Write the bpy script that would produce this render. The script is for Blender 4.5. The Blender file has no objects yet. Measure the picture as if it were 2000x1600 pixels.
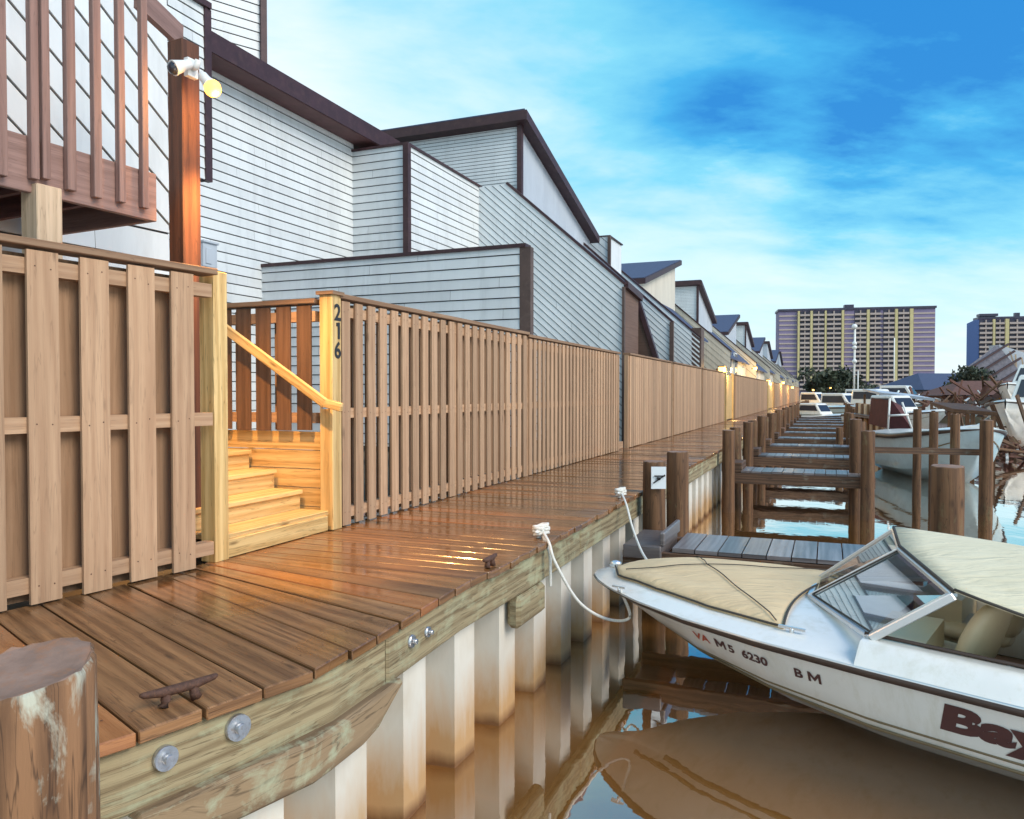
import bpy, math, random
from mathutils import Vector, Matrix
random.seed(7)
R = math.radians
scene = bpy.context.scene
COL = scene.collection

# ------------------------------------------------------------------ camera, world, sun, exposure
FPX, CX, CY, CAMZ, PITCH = 1500.0, 1000.0, 800.0, 1.2, math.atan(32/1500)
cam_d = bpy.data.cameras.new("camera"); cam = bpy.data.objects.new("camera", cam_d); COL.objects.link(cam)
cam_d.sensor_width = 36; cam_d.lens = 36*FPX/2000; cam_d.clip_start = .05; cam_d.clip_end = 6000
cam.location = (0, 0, CAMZ); cam.rotation_euler = (R(90)-PITCH, 0, 0)
scene.camera = cam
scene.view_settings.view_transform = 'Standard'; scene.view_settings.look = 'None'
scene.view_settings.exposure = 0.95; scene.view_settings.gamma = 1.0
SUN_EL, SUN_AZ = R(38), R(128)          # azimuth clockwise from +Y

world = bpy.data.worlds.new("World"); scene.world = world; world.use_nodes = True
def build_world():
    nt = world.node_tree; N = nt.nodes; L = nt.links; N.clear()
    out = N.new("ShaderNodeOutputWorld"); bg = N.new("ShaderNodeBackground"); bg.inputs[1].default_value = .1
    sky = N.new("ShaderNodeTexSky"); sky.sky_type = 'NISHITA'; sky.sun_disc = False
    sky.sun_elevation = SUN_EL; sky.sun_rotation = SUN_AZ
    tc = N.new("ShaderNodeTexCoord")
    sep = N.new("ShaderNodeSeparateXYZ"); L.new(tc.outputs['Generated'], sep.inputs[0])
    def math_(op, a, b=None, c=None):
        m = N.new("ShaderNodeMath"); m.operation = op
        for i, x in enumerate((a, b, c)):
            if x is None: continue
            if isinstance(x, (int, float)): m.inputs[i].default_value = x
            else: L.new(x, m.inputs[i])
        return m.outputs[0]
    # project the direction on a cloud layer so that streaks flatten towards the horizon
    zc = math_('MAXIMUM', math_('ADD', sep.outputs[2], .22), .05)
    cx = math_('DIVIDE', sep.outputs[0], zc); cy = math_('DIVIDE', sep.outputs[1], zc)
    comb = N.new("ShaderNodeCombineXYZ"); L.new(cx, comb.inputs[0]); L.new(cy, comb.inputs[1])
    mp = N.new("ShaderNodeMapping"); L.new(comb.outputs[0], mp.inputs[0])
    mp.inputs['Rotation'].default_value = (0, 0, R(-24)); mp.inputs['Scale'].default_value = (.75, 1.25, 1); mp.inputs['Location'].default_value = (1.3, .4, 0)
    n1 = N.new("ShaderNodeTexNoise"); L.new(mp.outputs[0], n1.inputs['Vector'])
    n1.inputs['Scale'].default_value = 1.5; n1.inputs['Detail'].default_value = 7; n1.inputs['Roughness'].default_value = .56; n1.inputs['Distortion'].default_value = .35
    n2 = N.new("ShaderNodeTexNoise"); L.new(mp.outputs[0], n2.inputs['Vector'])
    n2.inputs['Scale'].default_value = 6; n2.inputs['Detail'].default_value = 6; n2.inputs['Roughness'].default_value = .6
    # blue increases with height and to the right
    dirf = math_('MULTIPLY', sep.outputs[2], math_('MULTIPLY_ADD', sep.outputs[0], 1.6, 1.0))
    dirf = math_('POWER', math_('MAXIMUM', dirf, 0.0), 1.25)
    f = math_('ADD', math_('MULTIPLY_ADD', dirf, 1.05, .11), math_('MULTIPLY', math_('MULTIPLY', math_('SUBTRACT', n1.outputs[0], .5), .95), math_('MINIMUM', math_('MULTIPLY_ADD', sep.outputs[2], 2.6, .12), 1.0)))
    f = math_('ADD', f, math_('MULTIPLY', math_('SUBTRACT', n2.outputs[0], .5), .16))
    # holes of clear blue in the cloud sheet
    def hole(px, py, width, amount):
        d = raydir(px, py).normalized()
        dp = N.new("ShaderNodeVectorMath"); dp.operation = 'DOT_PRODUCT'; L.new(nrm.outputs[0], dp.inputs[0]); dp.inputs[1].default_value = d
        return math_('MULTIPLY', math_('POWER', math_('MAXIMUM', dp.outputs['Value'], 0.0), width), amount)
    nrm = N.new("ShaderNodeVectorMath"); nrm.operation = 'NORMALIZE'; L.new(tc.outputs['Generated'], nrm.inputs[0])
    nz = math_('ADD', math_('MULTIPLY', math_('SUBTRACT', n2.outputs[0], .5), 2.0), 1)
    for px, py, w, a in ((1430, 240, 500, .34), (1665, 280, 600, .36), (2010, 60, 60, .30), (1600, 450, 900, .13), (1820, 440, 1500, .08), (1780, 20, 120, .18), (1250, 180, 200, .06)):
        f = math_('ADD', f, math_('MULTIPLY', hole(px, py, w, a), nz))
    ramp = N.new("ShaderNodeValToRGB"); L.new(f, ramp.inputs[0]); e = ramp.color_ramp.elements
    e[0].position = .10; e[0].color = (.80, .92, .98, 1); e[1].position = 1.0; e[1].color = (.01, .235, .64, 1)
    for p, c in ((.30, (.55, .83, .94, 1)), (.50, (.21, .66, .86, 1)), (.74, (.05, .42, .78, 1))):
        x = e.new(p); x.color = c
    sc = N.new("ShaderNodeVectorMath"); sc.operation = 'SCALE'; L.new(ramp.outputs[0], sc.inputs[0]); sc.inputs['Scale'].default_value = 6.1
    mx = N.new("ShaderNodeMix"); mx.data_type = 'RGBA'; mx.inputs[0].default_value = .9
    L.new(sky.outputs[0], mx.inputs[6]); L.new(sc.outputs[0], mx.inputs[7])
    L.new(mx.outputs[2], bg.inputs[0]); L.new(bg.outputs[0], out.inputs[0])

sun_d = bpy.data.lights.new("sun", 'SUN'); sun_d.energy = 1.7; sun_d.angle = R(34); sun_d.color = (1, .90, .76)
sun = bpy.data.objects.new("sun", sun_d); COL.objects.link(sun); sun.location = (20, -20, 30)
sun.rotation_euler = Vector((-math.sin(SUN_AZ)*math.cos(SUN_EL), -math.cos(SUN_AZ)*math.cos(SUN_EL), -math.sin(SUN_EL))).to_track_quat('-Z', 'Y').to_euler()

# ------------------------------------------------------------------ measuring helpers (photograph pixel -> point in the place)
ORG = Vector((0, 0, CAMZ)); _f = Vector((0, math.cos(PITCH), -math.sin(PITCH))); _u = Vector((0, math.sin(PITCH), math.cos(PITCH)))
def raydir(px, py): return Vector((1, 0, 0))*((px-CX)/FPX) + _u*((CY-py)/FPX) + _f
def G(px, py, z=0.0):
    d = raydir(px, py); return ORG + d*((z-CAMZ)/d.z)
def Dp(px, py, Y):
    d = raydir(px, py); return ORG + d*(Y/d.y)
build_world()
ANG = math.atan2(616, 1500)
U = Vector((math.sin(ANG), math.cos(ANG), 0)); V = Vector((-U.y, U.x, 0)); Z = Vector((0, 0, 1))
P0 = G(637, 1035)
def uv(u, v, z=0.0): return P0 + U*u + V*v + Z*z
def Vp(px, py, v):
    d = raydir(px, py); k = (v - (ORG-P0).dot(V))/d.dot(V); return ORG + d*k
def Up(px, py, u):
    d = raydir(px, py); k = (u - (ORG-P0).dot(U))/d.dot(U); return ORG + d*k
def UofV(px, v): return (Vp(px, 768, v)-P0).dot(U)
def VofU(px, u): return (Up(px, 768, u)-P0).dot(V)
def hdist(a, b): return math.hypot(a.x-b.x, a.y-b.y)

# ------------------------------------------------------------------ mesh builder and scene graph helpers
ORIGIN = {}
class MB:
    def __init__(s): s.v = []; s.f = []; s.uv = []; s.t = []; s.m = []; s.sm = []
    def face(s, pts, uvs=None, t=None, m=0, smooth=False):
        i = len(s.v); s.v += [Vector(p) for p in pts]; s.f.append(tuple(range(i, i+len(pts))))
        if uvs is None:
            a = Vector(pts[0]); e = (Vector(pts[1])-a)
            e = e.normalized() if e.length > 1e-9 else Vector((1, 0, 0))
            n = e.cross(Vector(pts[2])-a); w = n.cross(e); w = w.normalized() if w.length > 1e-9 else Z
            uvs = [((Vector(p)-a).dot(e), (Vector(p)-a).dot(w)) for p in pts]
        s.uv.append(uvs); s.t.append(random.random() if t is None else t); s.m.append(m); s.sm.append(smooth)
    def prism8(s, c, t=None, m=0, L=None):
        """c: 8 corners, bottom four then top four, x runs along the grain: order (x0y0,x1y0,x1y1,x0y1)"""
        t = random.random() if t is None else t; o = t*53.0
        gx = (c[1]-c[0]).length; gy = (c[3]-c[0]).length; gz = (c[4]-c[0]).length
        for idx, (a, b) in (((3, 2, 1, 0), (gx, gy)), ((4, 5, 6, 7), (gx, gy)), ((0, 1, 5, 4), (gx, gz)), ((2, 3, 7, 6), (gx, gz)), ((1, 2, 6, 5), (gy, gz)), ((3, 0, 4, 7), (gy, gz))):
            u_ = [(o, o), (o+a, o), (o+a, o+b), (o, o+b)]
            s.face([c[i] for i in idx], u_, t, m)
    def box(s, o, ax, ay, az, x, y, z, t=None, m=0):
        ax, ay, az = Vector(ax), Vector(ay), Vector(az); o = Vector(o)
        P = lambda a, b, c: o+ax*a+ay*b+az*c
        s.prism8([P(x[0], y[0], z[0]), P(x[1], y[0], z[0]), P(x[1], y[1], z[0]), P(x[0], y[1], z[0]),
                  P(x[0], y[0], z[1]), P(x[1], y[0], z[1]), P(x[1], y[1], z[1]), P(x[0], y[1], z[1])], t, m)
    def beam(s, a, b, w, h, up=Z, t=None, m=0):
        a = Vector(a); b = Vector(b); d = (b-a); L = d.length; d.normalize()
        sd = d.cross(Vector(up)); sd.normalize(); u2 = sd.cross(d)
        s.box(a, d, sd, u2, (0, L), (-w/2, w/2), (-h/2, h/2), t, m)
    def prism(s, poly, d, t=None, m=0, mside=None):
        """planar polygon (3-D points) pushed along d"""
        t = random.random() if t is None else t; d = Vector(d); p = [Vector(q) for q in poly]; q = [x+d for x in p]
        s.face(p[::-1], None, t, m); s.face(q, None, t, m)
        for i in range(len(p)):
            j = (i+1) % len(p); s.face([p[i], p[j], q[j], q[i]], None, t, m if mside is None else mside)
    def rings(s, rings, closed=True, caps=True, t=None, m=0, smooth=True, vlen=None):
        t = random.random() if t is None else t; n = len(rings[0]); base = len(s.v)
        for r in rings: s.v += [Vector(p) for p in r]
        acc = 0; o = t*31
        for k in range(len(rings)-1):
            step = (Vector(rings[k+1][0])-Vector(rings[k][0])).length
            for i in range(n if closed else n-1):
                j = (i+1) % n
                s.f.append((base+k*n+i, base+k*n+j, base+(k+1)*n+j, base+(k+1)*n+i))
                cw = (Vector(rings[0][0])-Vector(rings[0][n//2])).length*1.6/n if closed else .1
                s.uv.append([(o+acc, i*cw), (o+acc, (i+1)*cw), (o+acc+step, (i+1)*cw), (o+acc+step, i*cw)])
                s.t.append(t); s.m.append(m); s.sm.append(smooth)
            acc += step
        if caps:
            for k, rev in ((0, True), (len(rings)-1, False)):
                idx = [base+k*n+i for i in range(n)]
                if rev: idx = idx[::-1]
                s.f.append(tuple(idx)); c = sum((s.v[i] for i in idx), Vector())/n
                s.uv.append([((s.v[i]-c).x, (s.v[i]-c).y) for i in idx]); s.t.append(t); s.m.append(m if not isinstance(caps, int) or caps is True else caps); s.sm.append(False)
    def tube(s, path, r, n=10, t=None, m=0, caps=True, jit=0):
        path = [Vector(p) for p in path]; rg = []
        for k, p in enumerate(path):
            d = (path[min(k+1, len(path)-1)]-path[max(k-1, 0)]); d.normalize()
            a = d.cross(Z if abs(d.z) < .95 else Vector((1, 0, 0))); a.normalize(); b = d.cross(a)
            rr = r(k/(len(path)-1)) if callable(r) else r
            rg.append([p+(a*math.cos(2*math.pi*i/n)+b*math.sin(2*math.pi*i/n))*rr*(1+jit*math.sin(3*i+k)) for i in range(n)])
        s.rings(rg, True, caps, t, m)
    def ball(s, c, rx, ry=None, rz=None, n=12, k=8, t=None, m=0):
        ry = rx if ry is None else ry; rz = rx if rz is None else rz; c = Vector(c)
        s.rings([[c+Vector((rx*math.sin(math.pi*j/k+1e-3)*math.cos(2*math.pi*i/n), ry*math.sin(math.pi*j/k+1e-3)*math.sin(2*math.pi*i/n), -rz*math.cos(math.pi*j/k))) for i in range(n)] for j in range(k+1)], True, False, t, m)
    def build(s, name, mats, parent=None, bevel=0, sub=0, smooth_all=None):
        me = bpy.data.meshes.new(name); org = ORIGIN.get(parent, Vector((0, 0, 0))) if parent else Vector((0, 0, 0))
        me.from_pydata([tuple(p-org) for p in s.v], [], s.f)
        if not isinstance(mats, (list, tuple)): mats = [mats]
        for mt in mats: me.materials.append(mt)
        ul = me.uv_layers.new(name="UVMap"); k = 0
        flat = [c for fu in s.uv for q in fu for c in q]; ul.data.foreach_set('uv', flat)
        at = me.attributes.new("tone", 'FLOAT', 'FACE'); at.data.foreach_set('value', s.t)
        me.polygons.foreach_set('material_index', s.m)
        me.polygons.foreach_set('use_smooth', s.sm if smooth_all is None else [smooth_all]*len(s.f))
        me.update()
        o = bpy.data.objects.new(name, me); COL.objects.link(o)
        if parent: o.parent = parent; ORIGIN[o] = org
        if bevel:
            bm = o.modifiers.new("bevel", 'BEVEL'); bm.width = bevel; bm.segments = 1; bm.limit_method = 'ANGLE'
            w = o.modifiers.new("weld", 'WELD'); o.modifiers.move(1, 0); w.merge_threshold = .0002
        if sub:
            w = o.modifiers.new("weld", 'WELD'); w.merge_threshold = .0005
            sm = o.modifiers.new("subdivision", 'SUBSURF'); sm.levels = sub; sm.render_levels = sub
        return o

def tag(o, label=None, cat=None, group=None, kind=None):
    if label: o['label'] = label
    if cat: o['category'] = cat
    if group: o['group'] = group
    if kind: o['kind'] = kind
    return o
def thing(name, label, cat, loc, group=None):
    o = bpy.data.objects.new(name, None); COL.objects.link(o); o.location = loc; o.empty_display_size = .1
    ORIGIN[o] = Vector(loc); return tag(o, label, cat, group)
def kids(o): return [c for c in bpy.data.objects if c.parent == o]
def copy_tree(o, parent=None):
    c = o.copy(); COL.objects.link(c)
    if parent: c.parent = parent
    for ch in kids(o): copy_tree(ch, c)
    return c

# ------------------------------------------------------------------ materials
def mat_nodes(name):
    m = bpy.data.materials.new(name); m.use_nodes = True; nt = m.node_tree
    b = nt.nodes["Principled BSDF"]
    return m, nt.nodes, nt.links, b
class NT:
    def __init__(s, name): s.m, s.N, s.L, s.b = mat_nodes(name)
    def set(s, sock, x):
        if isinstance(x, (int, float)): sock.default_value = x
        elif isinstance(x, (tuple, list)): sock.default_value = (*x, 1) if len(x) == 3 and sock.type == 'RGBA' else x
        else: s.L.new(x, sock)
    def math(s, op, a, b=0.0, c=None, clamp=False):
        m = s.N.new("ShaderNodeMath"); m.operation = op; m.use_clamp = clamp; s.set(m.inputs[0], a); s.set(m.inputs[1], b)
        if c is not None: s.set(m.inputs[2], c)
        return m.outputs[0]
    def coords(s, kind='UV', scale=(1, 1, 1), rot=(0, 0, 0), loc=(0, 0, 0)):
        tc = s.N.new("ShaderNodeTexCoord"); mp = s.N.new("ShaderNodeMapping"); s.L.new(tc.outputs[kind], mp.inputs[0])
        mp.inputs['Scale'].default_value = scale; mp.inputs['Rotation'].default_value = rot; mp.inputs['Location'].default_value = loc
        return mp.outputs[0]
    def noise(s, vec, scale=1, detail=4, rough=.55, dist=0, out=0):
        n = s.N.new("ShaderNodeTexNoise"); s.L.new(vec, n.inputs['Vector']); n.inputs['Scale'].default_value = scale
        n.inputs['Detail'].default_value = detail; n.inputs['Roughness'].default_value = rough; n.inputs['Distortion'].default_value = dist
        return n.outputs[out]
    def ramp(s, f, *stops):
        r = s.N.new("ShaderNodeValToRGB"); s.L.new(f, r.inputs[0]); e = r.color_ramp.elements
        while len(e) < len(stops): e.new(.5)
        for el, (p, c) in zip(e, stops):
            el.position = p; el.color = (*c, 1) if isinstance(c, (tuple, list)) else (c, c, c, 1)
        return r.outputs[0]
    def mix(s, f, a, b, blend='MIX'):
        m = s.N.new("ShaderNodeMix"); m.data_type = 'RGBA'; m.blend_type = blend; s.set(m.inputs[0], f); s.set(m.inputs[6], a); s.set(m.inputs[7], b)
        return m.outputs[2]
    def attr(s, name="tone"):
        a = s.N.new("ShaderNodeAttribute"); a.attribute_name = name; return a.outputs['Fac']
    def bump(s, h, strength=.3, dist=.01):
        b = s.N.new("ShaderNodeBump"); s.L.new(h, b.inputs['Height']); b.inputs['Strength'].default_value = strength; b.inputs['Distance'].default_value = dist
        s.L.new(b.outputs[0], s.b.inputs['Normal']); return b
    def zpos(s):
        g = s.N.new("ShaderNodeNewGeometry"); sp = s.N.new("ShaderNodeSeparateXYZ"); s.L.new(g.outputs['Position'], sp.inputs[0]); return sp.outputs[2]

def wood(name, dark, light, rough=.7, tone=(.72, 1.2), grain=1.0, knots=True, blotch=None, wet=False, bump=.35, blotch_pos=(.5, .66)):
    w = NT(name)
    t = w.attr()
    a = w.noise(w.coords('UV', (.9, 13, 1)), 1, 6, .6, 1.1)
    fine = w.noise(w.coords('UV', (2.5, 95, 1)), 1, 4, .6, .3)
    wv = w.N.new("ShaderNodeTexWave"); wv.wave_type = 'BANDS'; wv.bands_direction = 'Y'
    w.L.new(w.coords('UV', (.35, 5, 1), (0, 0, .05)), wv.inputs['Vector']); wv.inputs['Scale'].default_value = .9; wv.inputs['Distortion'].default_value = 14
    wv.inputs['Detail'].default_value = 3; wv.inputs['Detail Scale'].default_value = .7
    f = w.math('ADD', w.math('MULTIPLY', a, .55), w.math('MULTIPLY', wv.outputs[1], .25*grain))
    f = w.math('ADD', f, w.math('MULTIPLY', fine, .3*grain))
    c = w.ramp(f, (.28, dark), (.72, light))
    if knots:
        vo = w.N.new("ShaderNodeTexVoronoi"); w.L.new(w.coords('UV', (1.3, 5.5, 1)), vo.inputs['Vector']); vo.inputs['Scale'].default_value = 1.1
        k = w.ramp(vo.outputs['Distance'], (.03, 1.0), (.10, .0))
        c = w.mix(w.math('MULTIPLY', k, .75), c, tuple(x*.35 for x in dark))
    ck = w.noise(w.coords('UV', (.8, 22, 1), (0, 0, .02)), 1, 3, .5, 1.6)
    ckm = w.ramp(w.math('ABSOLUTE', w.math('SUBTRACT', ck, .5)), (.0, 1.0), (.022, .0))
    c = w.mix(w.math('MULTIPLY', ckm, .55*grain), c, tuple(x*.45 for x in dark))
    br = w.math('ADD', w.math('MULTIPLY', t, tone[1]-tone[0]), tone[0])
    cb = w.N.new("ShaderNodeCombineXYZ")
    for i in range(3): w.L.new(br, cb.inputs[i])
    c = w.mix(1.0, c, cb.outputs[0], 'MULTIPLY')
    if blotch:
        bl = w.noise(w.coords('Object', (1, 1, 1)), 2.3, 7, .68, .6)
        bl2 = w.noise(w.coords('UV', (1.2, 9, 1)), 1.6, 6, .7, .8)
        k = w.ramp(w.math('ADD', w.math('MULTIPLY', bl, .55), w.math('MULTIPLY', bl2, .45)), (blotch_pos[0], .0), (blotch_pos[1], 1.0))
        c = w.mix(w.math('MULTIPLY', k, .85), c, blotch)
    w.L.new(c, w.b.inputs['Base Color'])
    if wet:
        n = w.noise(w.coords('Object', (1, 1, 1)), .55, 4, .6, .4)
        sp = w.N.new("ShaderNodeSeparateXYZ"); w.L.new(w.coords('Object'), sp.inputs[0])
        far = w.ramp(w.math('DIVIDE', sp.outputs[1], 30), (.1, .0), (.36, .16))
        k = w.ramp(w.math('ADD', w.math('ADD', n, w.math('MULTIPLY', t, .12)), far), (.50, .0), (.66, 1.0))
        rr = w.math('MULTIPLY_ADD', k, .09-rough, rough, clamp=True); w.L.new(rr, w.b.inputs['Roughness'])
        w.L.new(w.math('MULTIPLY_ADD', k, .35, .45), w.b.inputs['Specular IOR Level'])
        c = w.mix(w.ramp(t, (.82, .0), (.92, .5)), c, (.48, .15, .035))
        c2 = w.mix(w.math('MULTIPLY', k, .35), c, (.05, .028, .015)); w.L.new(c2, w.b.inputs['Base Color'])
        h = w.math('MULTIPLY', w.math('ADD', fine, a), w.math('MULTIPLY_ADD', k, -.85, 1.0))
    else:
        w.b.inputs['Roughness'].default_value = rough; h = w.math('ADD', w.math('MULTIPLY', fine, .6), a)
    w.bump(h, bump, .006)
    return w.m

def paint(name, col, rough=.55, var=.12, dirt=None, scale=3, streak=False, metallic=0, bump=.05, tone=.0, spec=None):
    w = NT(name)
    n = w.noise(w.coords('Object', (1, 1, .35 if streak else 1)), scale, 6, .62, .2)
    lo = tuple(x*(1-var) for x in col); hi = tuple(min(1, x*(1+var)) for x in col)
    c = w.ramp(n, (.3, lo), (.7, hi))
    if dirt:
        d = w.noise(w.coords('Object', (1, 1, .12 if streak else 1)), scale*2.3, 6, .7, .3)
        c = w.mix(w.ramp(d, (.5, .0), (.78, .8)), c, dirt)
    if tone:
        t = w.attr(); br = w.math('MULTIPLY_ADD', t, 2*tone, 1-tone); cb = w.N.new("ShaderNodeCombineXYZ")
        for i in range(3): w.L.new(br, cb.inputs[i])
        c = w.mix(1.0, c, cb.outputs[0], 'MULTIPLY')
    w.L.new(c, w.b.inputs['Base Color']); w.b.inputs['Roughness'].default_value = rough; w.b.inputs['Metallic'].default_value = metallic
    if spec is not None: w.b.inputs['Specular IOR Level'].default_value = spec
    if bump: w.bump(w.noise(w.coords('Object'), scale*14, 4), bump, .004)
    return w.m
def emit(name, col, strength):
    w = NT(name); w.b.inputs['Base Color'].default_value = (*col, 1); w.b.inputs['Emission Color'].default_value = (*col, 1); w.b.inputs['Emission Strength'].default_value = strength
    return w.m

M = {}
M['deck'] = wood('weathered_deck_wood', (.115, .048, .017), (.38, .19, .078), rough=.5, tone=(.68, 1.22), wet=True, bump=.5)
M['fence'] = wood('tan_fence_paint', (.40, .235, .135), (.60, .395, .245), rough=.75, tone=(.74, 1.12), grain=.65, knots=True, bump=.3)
M['fence_shaded'] = wood('tan_fence_paint_shaded', (.27, .155, .085), (.42, .265, .16), rough=.8, tone=(.82, 1.05), grain=.55, knots=False, bump=.3)  # darker copy of the fence paint: shade of the recessed boards put into colour
M['inner'] = wood('brown_inner_fence', (.10, .05, .026), (.20, .105, .058), rough=.75, tone=(.8, 1.12), grain=.7)
M['fence_cap'] = wood('fence_cap_wood', (.20, .11, .06), (.36, .23, .14), rough=.75, tone=(.85, 1.1), grain=.7, knots=False)
M['pine'] = wood('new_yellow_pine', (.46, .27, .085), (.74, .52, .23), rough=.55, tone=(.85, 1.1), grain=1.1)
M['beam'] = wood('lichen_green_timber', (.13, .085, .04), (.32, .26, .15), rough=.85, tone=(.85, 1.1), grain=1.2, blotch=(.37, .375, .24), bump=.8, blotch_pos=(.50, .60))
M['beam_low'] = wood('dirt_streaked_lower_timber', (.10, .06, .03), (.30, .21, .12), rough=.85, tone=(.9, 1.1), grain=1.2, blotch=(.38, .40, .27), bump=.9, blotch_pos=(.50, .57))
M['beam_brown'] = wood('brown_wet_timber', (.05, .026, .014), (.19, .10, .055), rough=.7, tone=(.75, 1.15), blotch=(.30, .29, .22), bump=.6, blotch_pos=(.56, .7))
M['pile'] = wood('creosote_piling_wood', (.045, .020, .009), (.155, .077, .035), rough=.8, tone=(.8, 1.15), grain=1.2, blotch=(.20, .18, .085), bump=.9, blotch_pos=(.55, .72))
M['pile_near'] = wood('peeling_piling_wood', (.07, .03, .012), (.24, .12, .055), rough=.8, tone=(.9, 1.1), grain=1.3, blotch=(.50, .52, .42), bump=1.0, blotch_pos=(.54, .62))
M['pile_top'] = paint('piling_cut_end', (.25, .16, .12), .85, .35, (.36, .15, .06), 6, bump=.3)
M['post_brown'] = wood('dark_stained_post', (.07, .024, .011), (.16, .06, .028), rough=.65, tone=(.9, 1.05), grain=.8, knots=False)
M['balcony'] = wood('mauve_brown_balcony_wood', (.20, .115, .095), (.33, .205, .175), rough=.7, tone=(.85, 1.1), grain=.7, knots=False)
M['balcony_post'] = wood('tan_post_wood', (.40, .29, .19), (.60, .46, .32), rough=.7, tone=(.9, 1.1), grain=.8)
M['joist'] = wood('dark_red_joist', (.06, .02, .018), (.13, .05, .04), rough=.8, tone=(.8, 1.1), knots=False)
M['siding'] = paint('pale_blue_grey_siding', (.66, .70, .715), .55, .07, (.50, .53, .54), 1.4, True, bump=.08, tone=.05)
M['siding_warm'] = paint('cream_siding', (.60, .56, .47), .6, .09, (.46, .40, .31), 1.4, True, bump=.08, tone=.05)
M['groove'] = paint('siding_shadow_gap', (.05, .05, .06), .9, .2, bump=0)  # near-black backing: lap shadow lines painted into its colour
M['flat_wall'] = paint('grey_blue_panel', (.44, .49, .55), .6, .08, (.36, .40, .46), 2, True)
M['trim'] = paint('dark_plum_trim', (.045, .018, .022), .55, .25, (.09, .045, .04), 3)
M['trim_brown'] = paint('brown_corner_trim', (.095, .06, .05), .6, .2, (.16, .11, .09), 3)
M['brown_clad'] = wood('brown_vertical_cladding', (.12, .065, .045), (.20, .12, .085), rough=.7, tone=(.85, 1.1), grain=.5, knots=False)
M['shingle'] = paint('slate_blue_shingle', (.055, .075, .14), .85, .3, (.10, .11, .15), 12, bump=.3)
M['soffit'] = paint('maroon_soffit', (.12, .05, .05), .7, .2, bump=0)
M['metal'] = paint('galvanised_steel', (.55, .57, .6), .35, .15, (.30, .22, .15), 30, metallic=.85)
M['rust'] = paint('rusty_iron', (.10, .05, .035), .7, .4, (.20, .09, .04), 60, metallic=.3, bump=.4)
M['rope'] = paint('white_rope', (.74, .73, .68), .85, .12, (.55, .50, .40), 60, bump=.5)
M['white'] = paint('white_enamel', (.78, .79, .77), .35, .05, (.62, .62, .58), 8)
M['sign'] = paint('pale_sign_face', (.72, .78, .82), .4, .04)
M['black'] = paint('black_lettering', (.02, .018, .02), .5, .1)
M['gel'] = paint('white_gelcoat', (.80, .80, .76), .18, .05, (.62, .60, .50), 2.5, True, bump=0)
M['gel_cool'] = paint('pale_blue_hull', (.52, .66, .70), .25, .08, (.40, .50, .54), 2, bump=0)
M['rub'] = paint('dark_rub_rail', (.065, .04, .03), .45, .2)
M['stripe'] = paint('bronze_pinstripe', (.20, .15, .08), .35, .1)
M['canvas'] = paint('cream_canvas', (.66, .55, .36), .85, .07, (.56, .45, .28), 3, bump=.25)
M['canvas_pale'] = paint('pale_canvas', (.72, .70, .56), .85, .06, (.62, .58, .44), 3, bump=.2)
def canvas(name, col, lo):
    w = NT(name); a = w.noise(w.coords('Object', (1, 1, 1)), 2.2, 5, .6, .8); b = w.noise(w.coords('Object', (1, 4, 1), (0, 0, .7)), 2.6, 3, .5, 1.5)
    c = w.ramp(w.math('ADD', w.math('MULTIPLY', a, .6), w.math('MULTIPLY', b, .4)), (.3, lo), (.65, col)); w.L.new(c, w.b.inputs['Base Color']); w.b.inputs['Roughness'].default_value = .85
    f = w.noise(w.coords('Object'), 350, 2); w.bump(w.math('ADD', w.math('ADD', w.math('MULTIPLY', b, 1.0), w.math('MULTIPLY', a, .6)), w.math('MULTIPLY', f, .03)), .55, .035); return w.m
M['canvas'] = canvas('cream_canvas', (.74, .57, .34), (.62, .46, .27)); M['canvas_pale'] = canvas('pale_canvas', (.76, .69, .50), (.65, .58, .40))
M['seam'] = paint('seam_piping', (.06, .05, .04), .7, .1)
M['vinyl'] = paint('tan_vinyl', (.66, .54, .35), .45, .06)
M['vinyl_dark'] = paint('dark_brown_vinyl', (.045, .028, .022), .5, .15)
M['carpet'] = paint('brown_carpet', (.24, .15, .10), .95, .2)
M['alu'] = paint('brushed_aluminium', (.74, .76, .77), .28, .05, metallic=.7)
M['decal'] = paint('maroon_decal', (.085, .03, .028), .4, .1)
M['decal_red'] = paint('orange_red_decal', (.5, .09, .04), .4, .1)
M['foliage'] = paint('dark_leaf', (.045, .06, .035), .7, .5, (.09, .07, .04), 1.2, tone=.45)
M['trunk'] = paint('tree_bark', (.09, .06, .045), .9, .3, bump=.4)
M['lamp_on'] = emit('lit_warm_bulb', (1.0, .46, .06), 2.6)
M['lamp_soft'] = emit('lit_lamp_glass', (1.0, .55, .12), 3.2)

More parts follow.
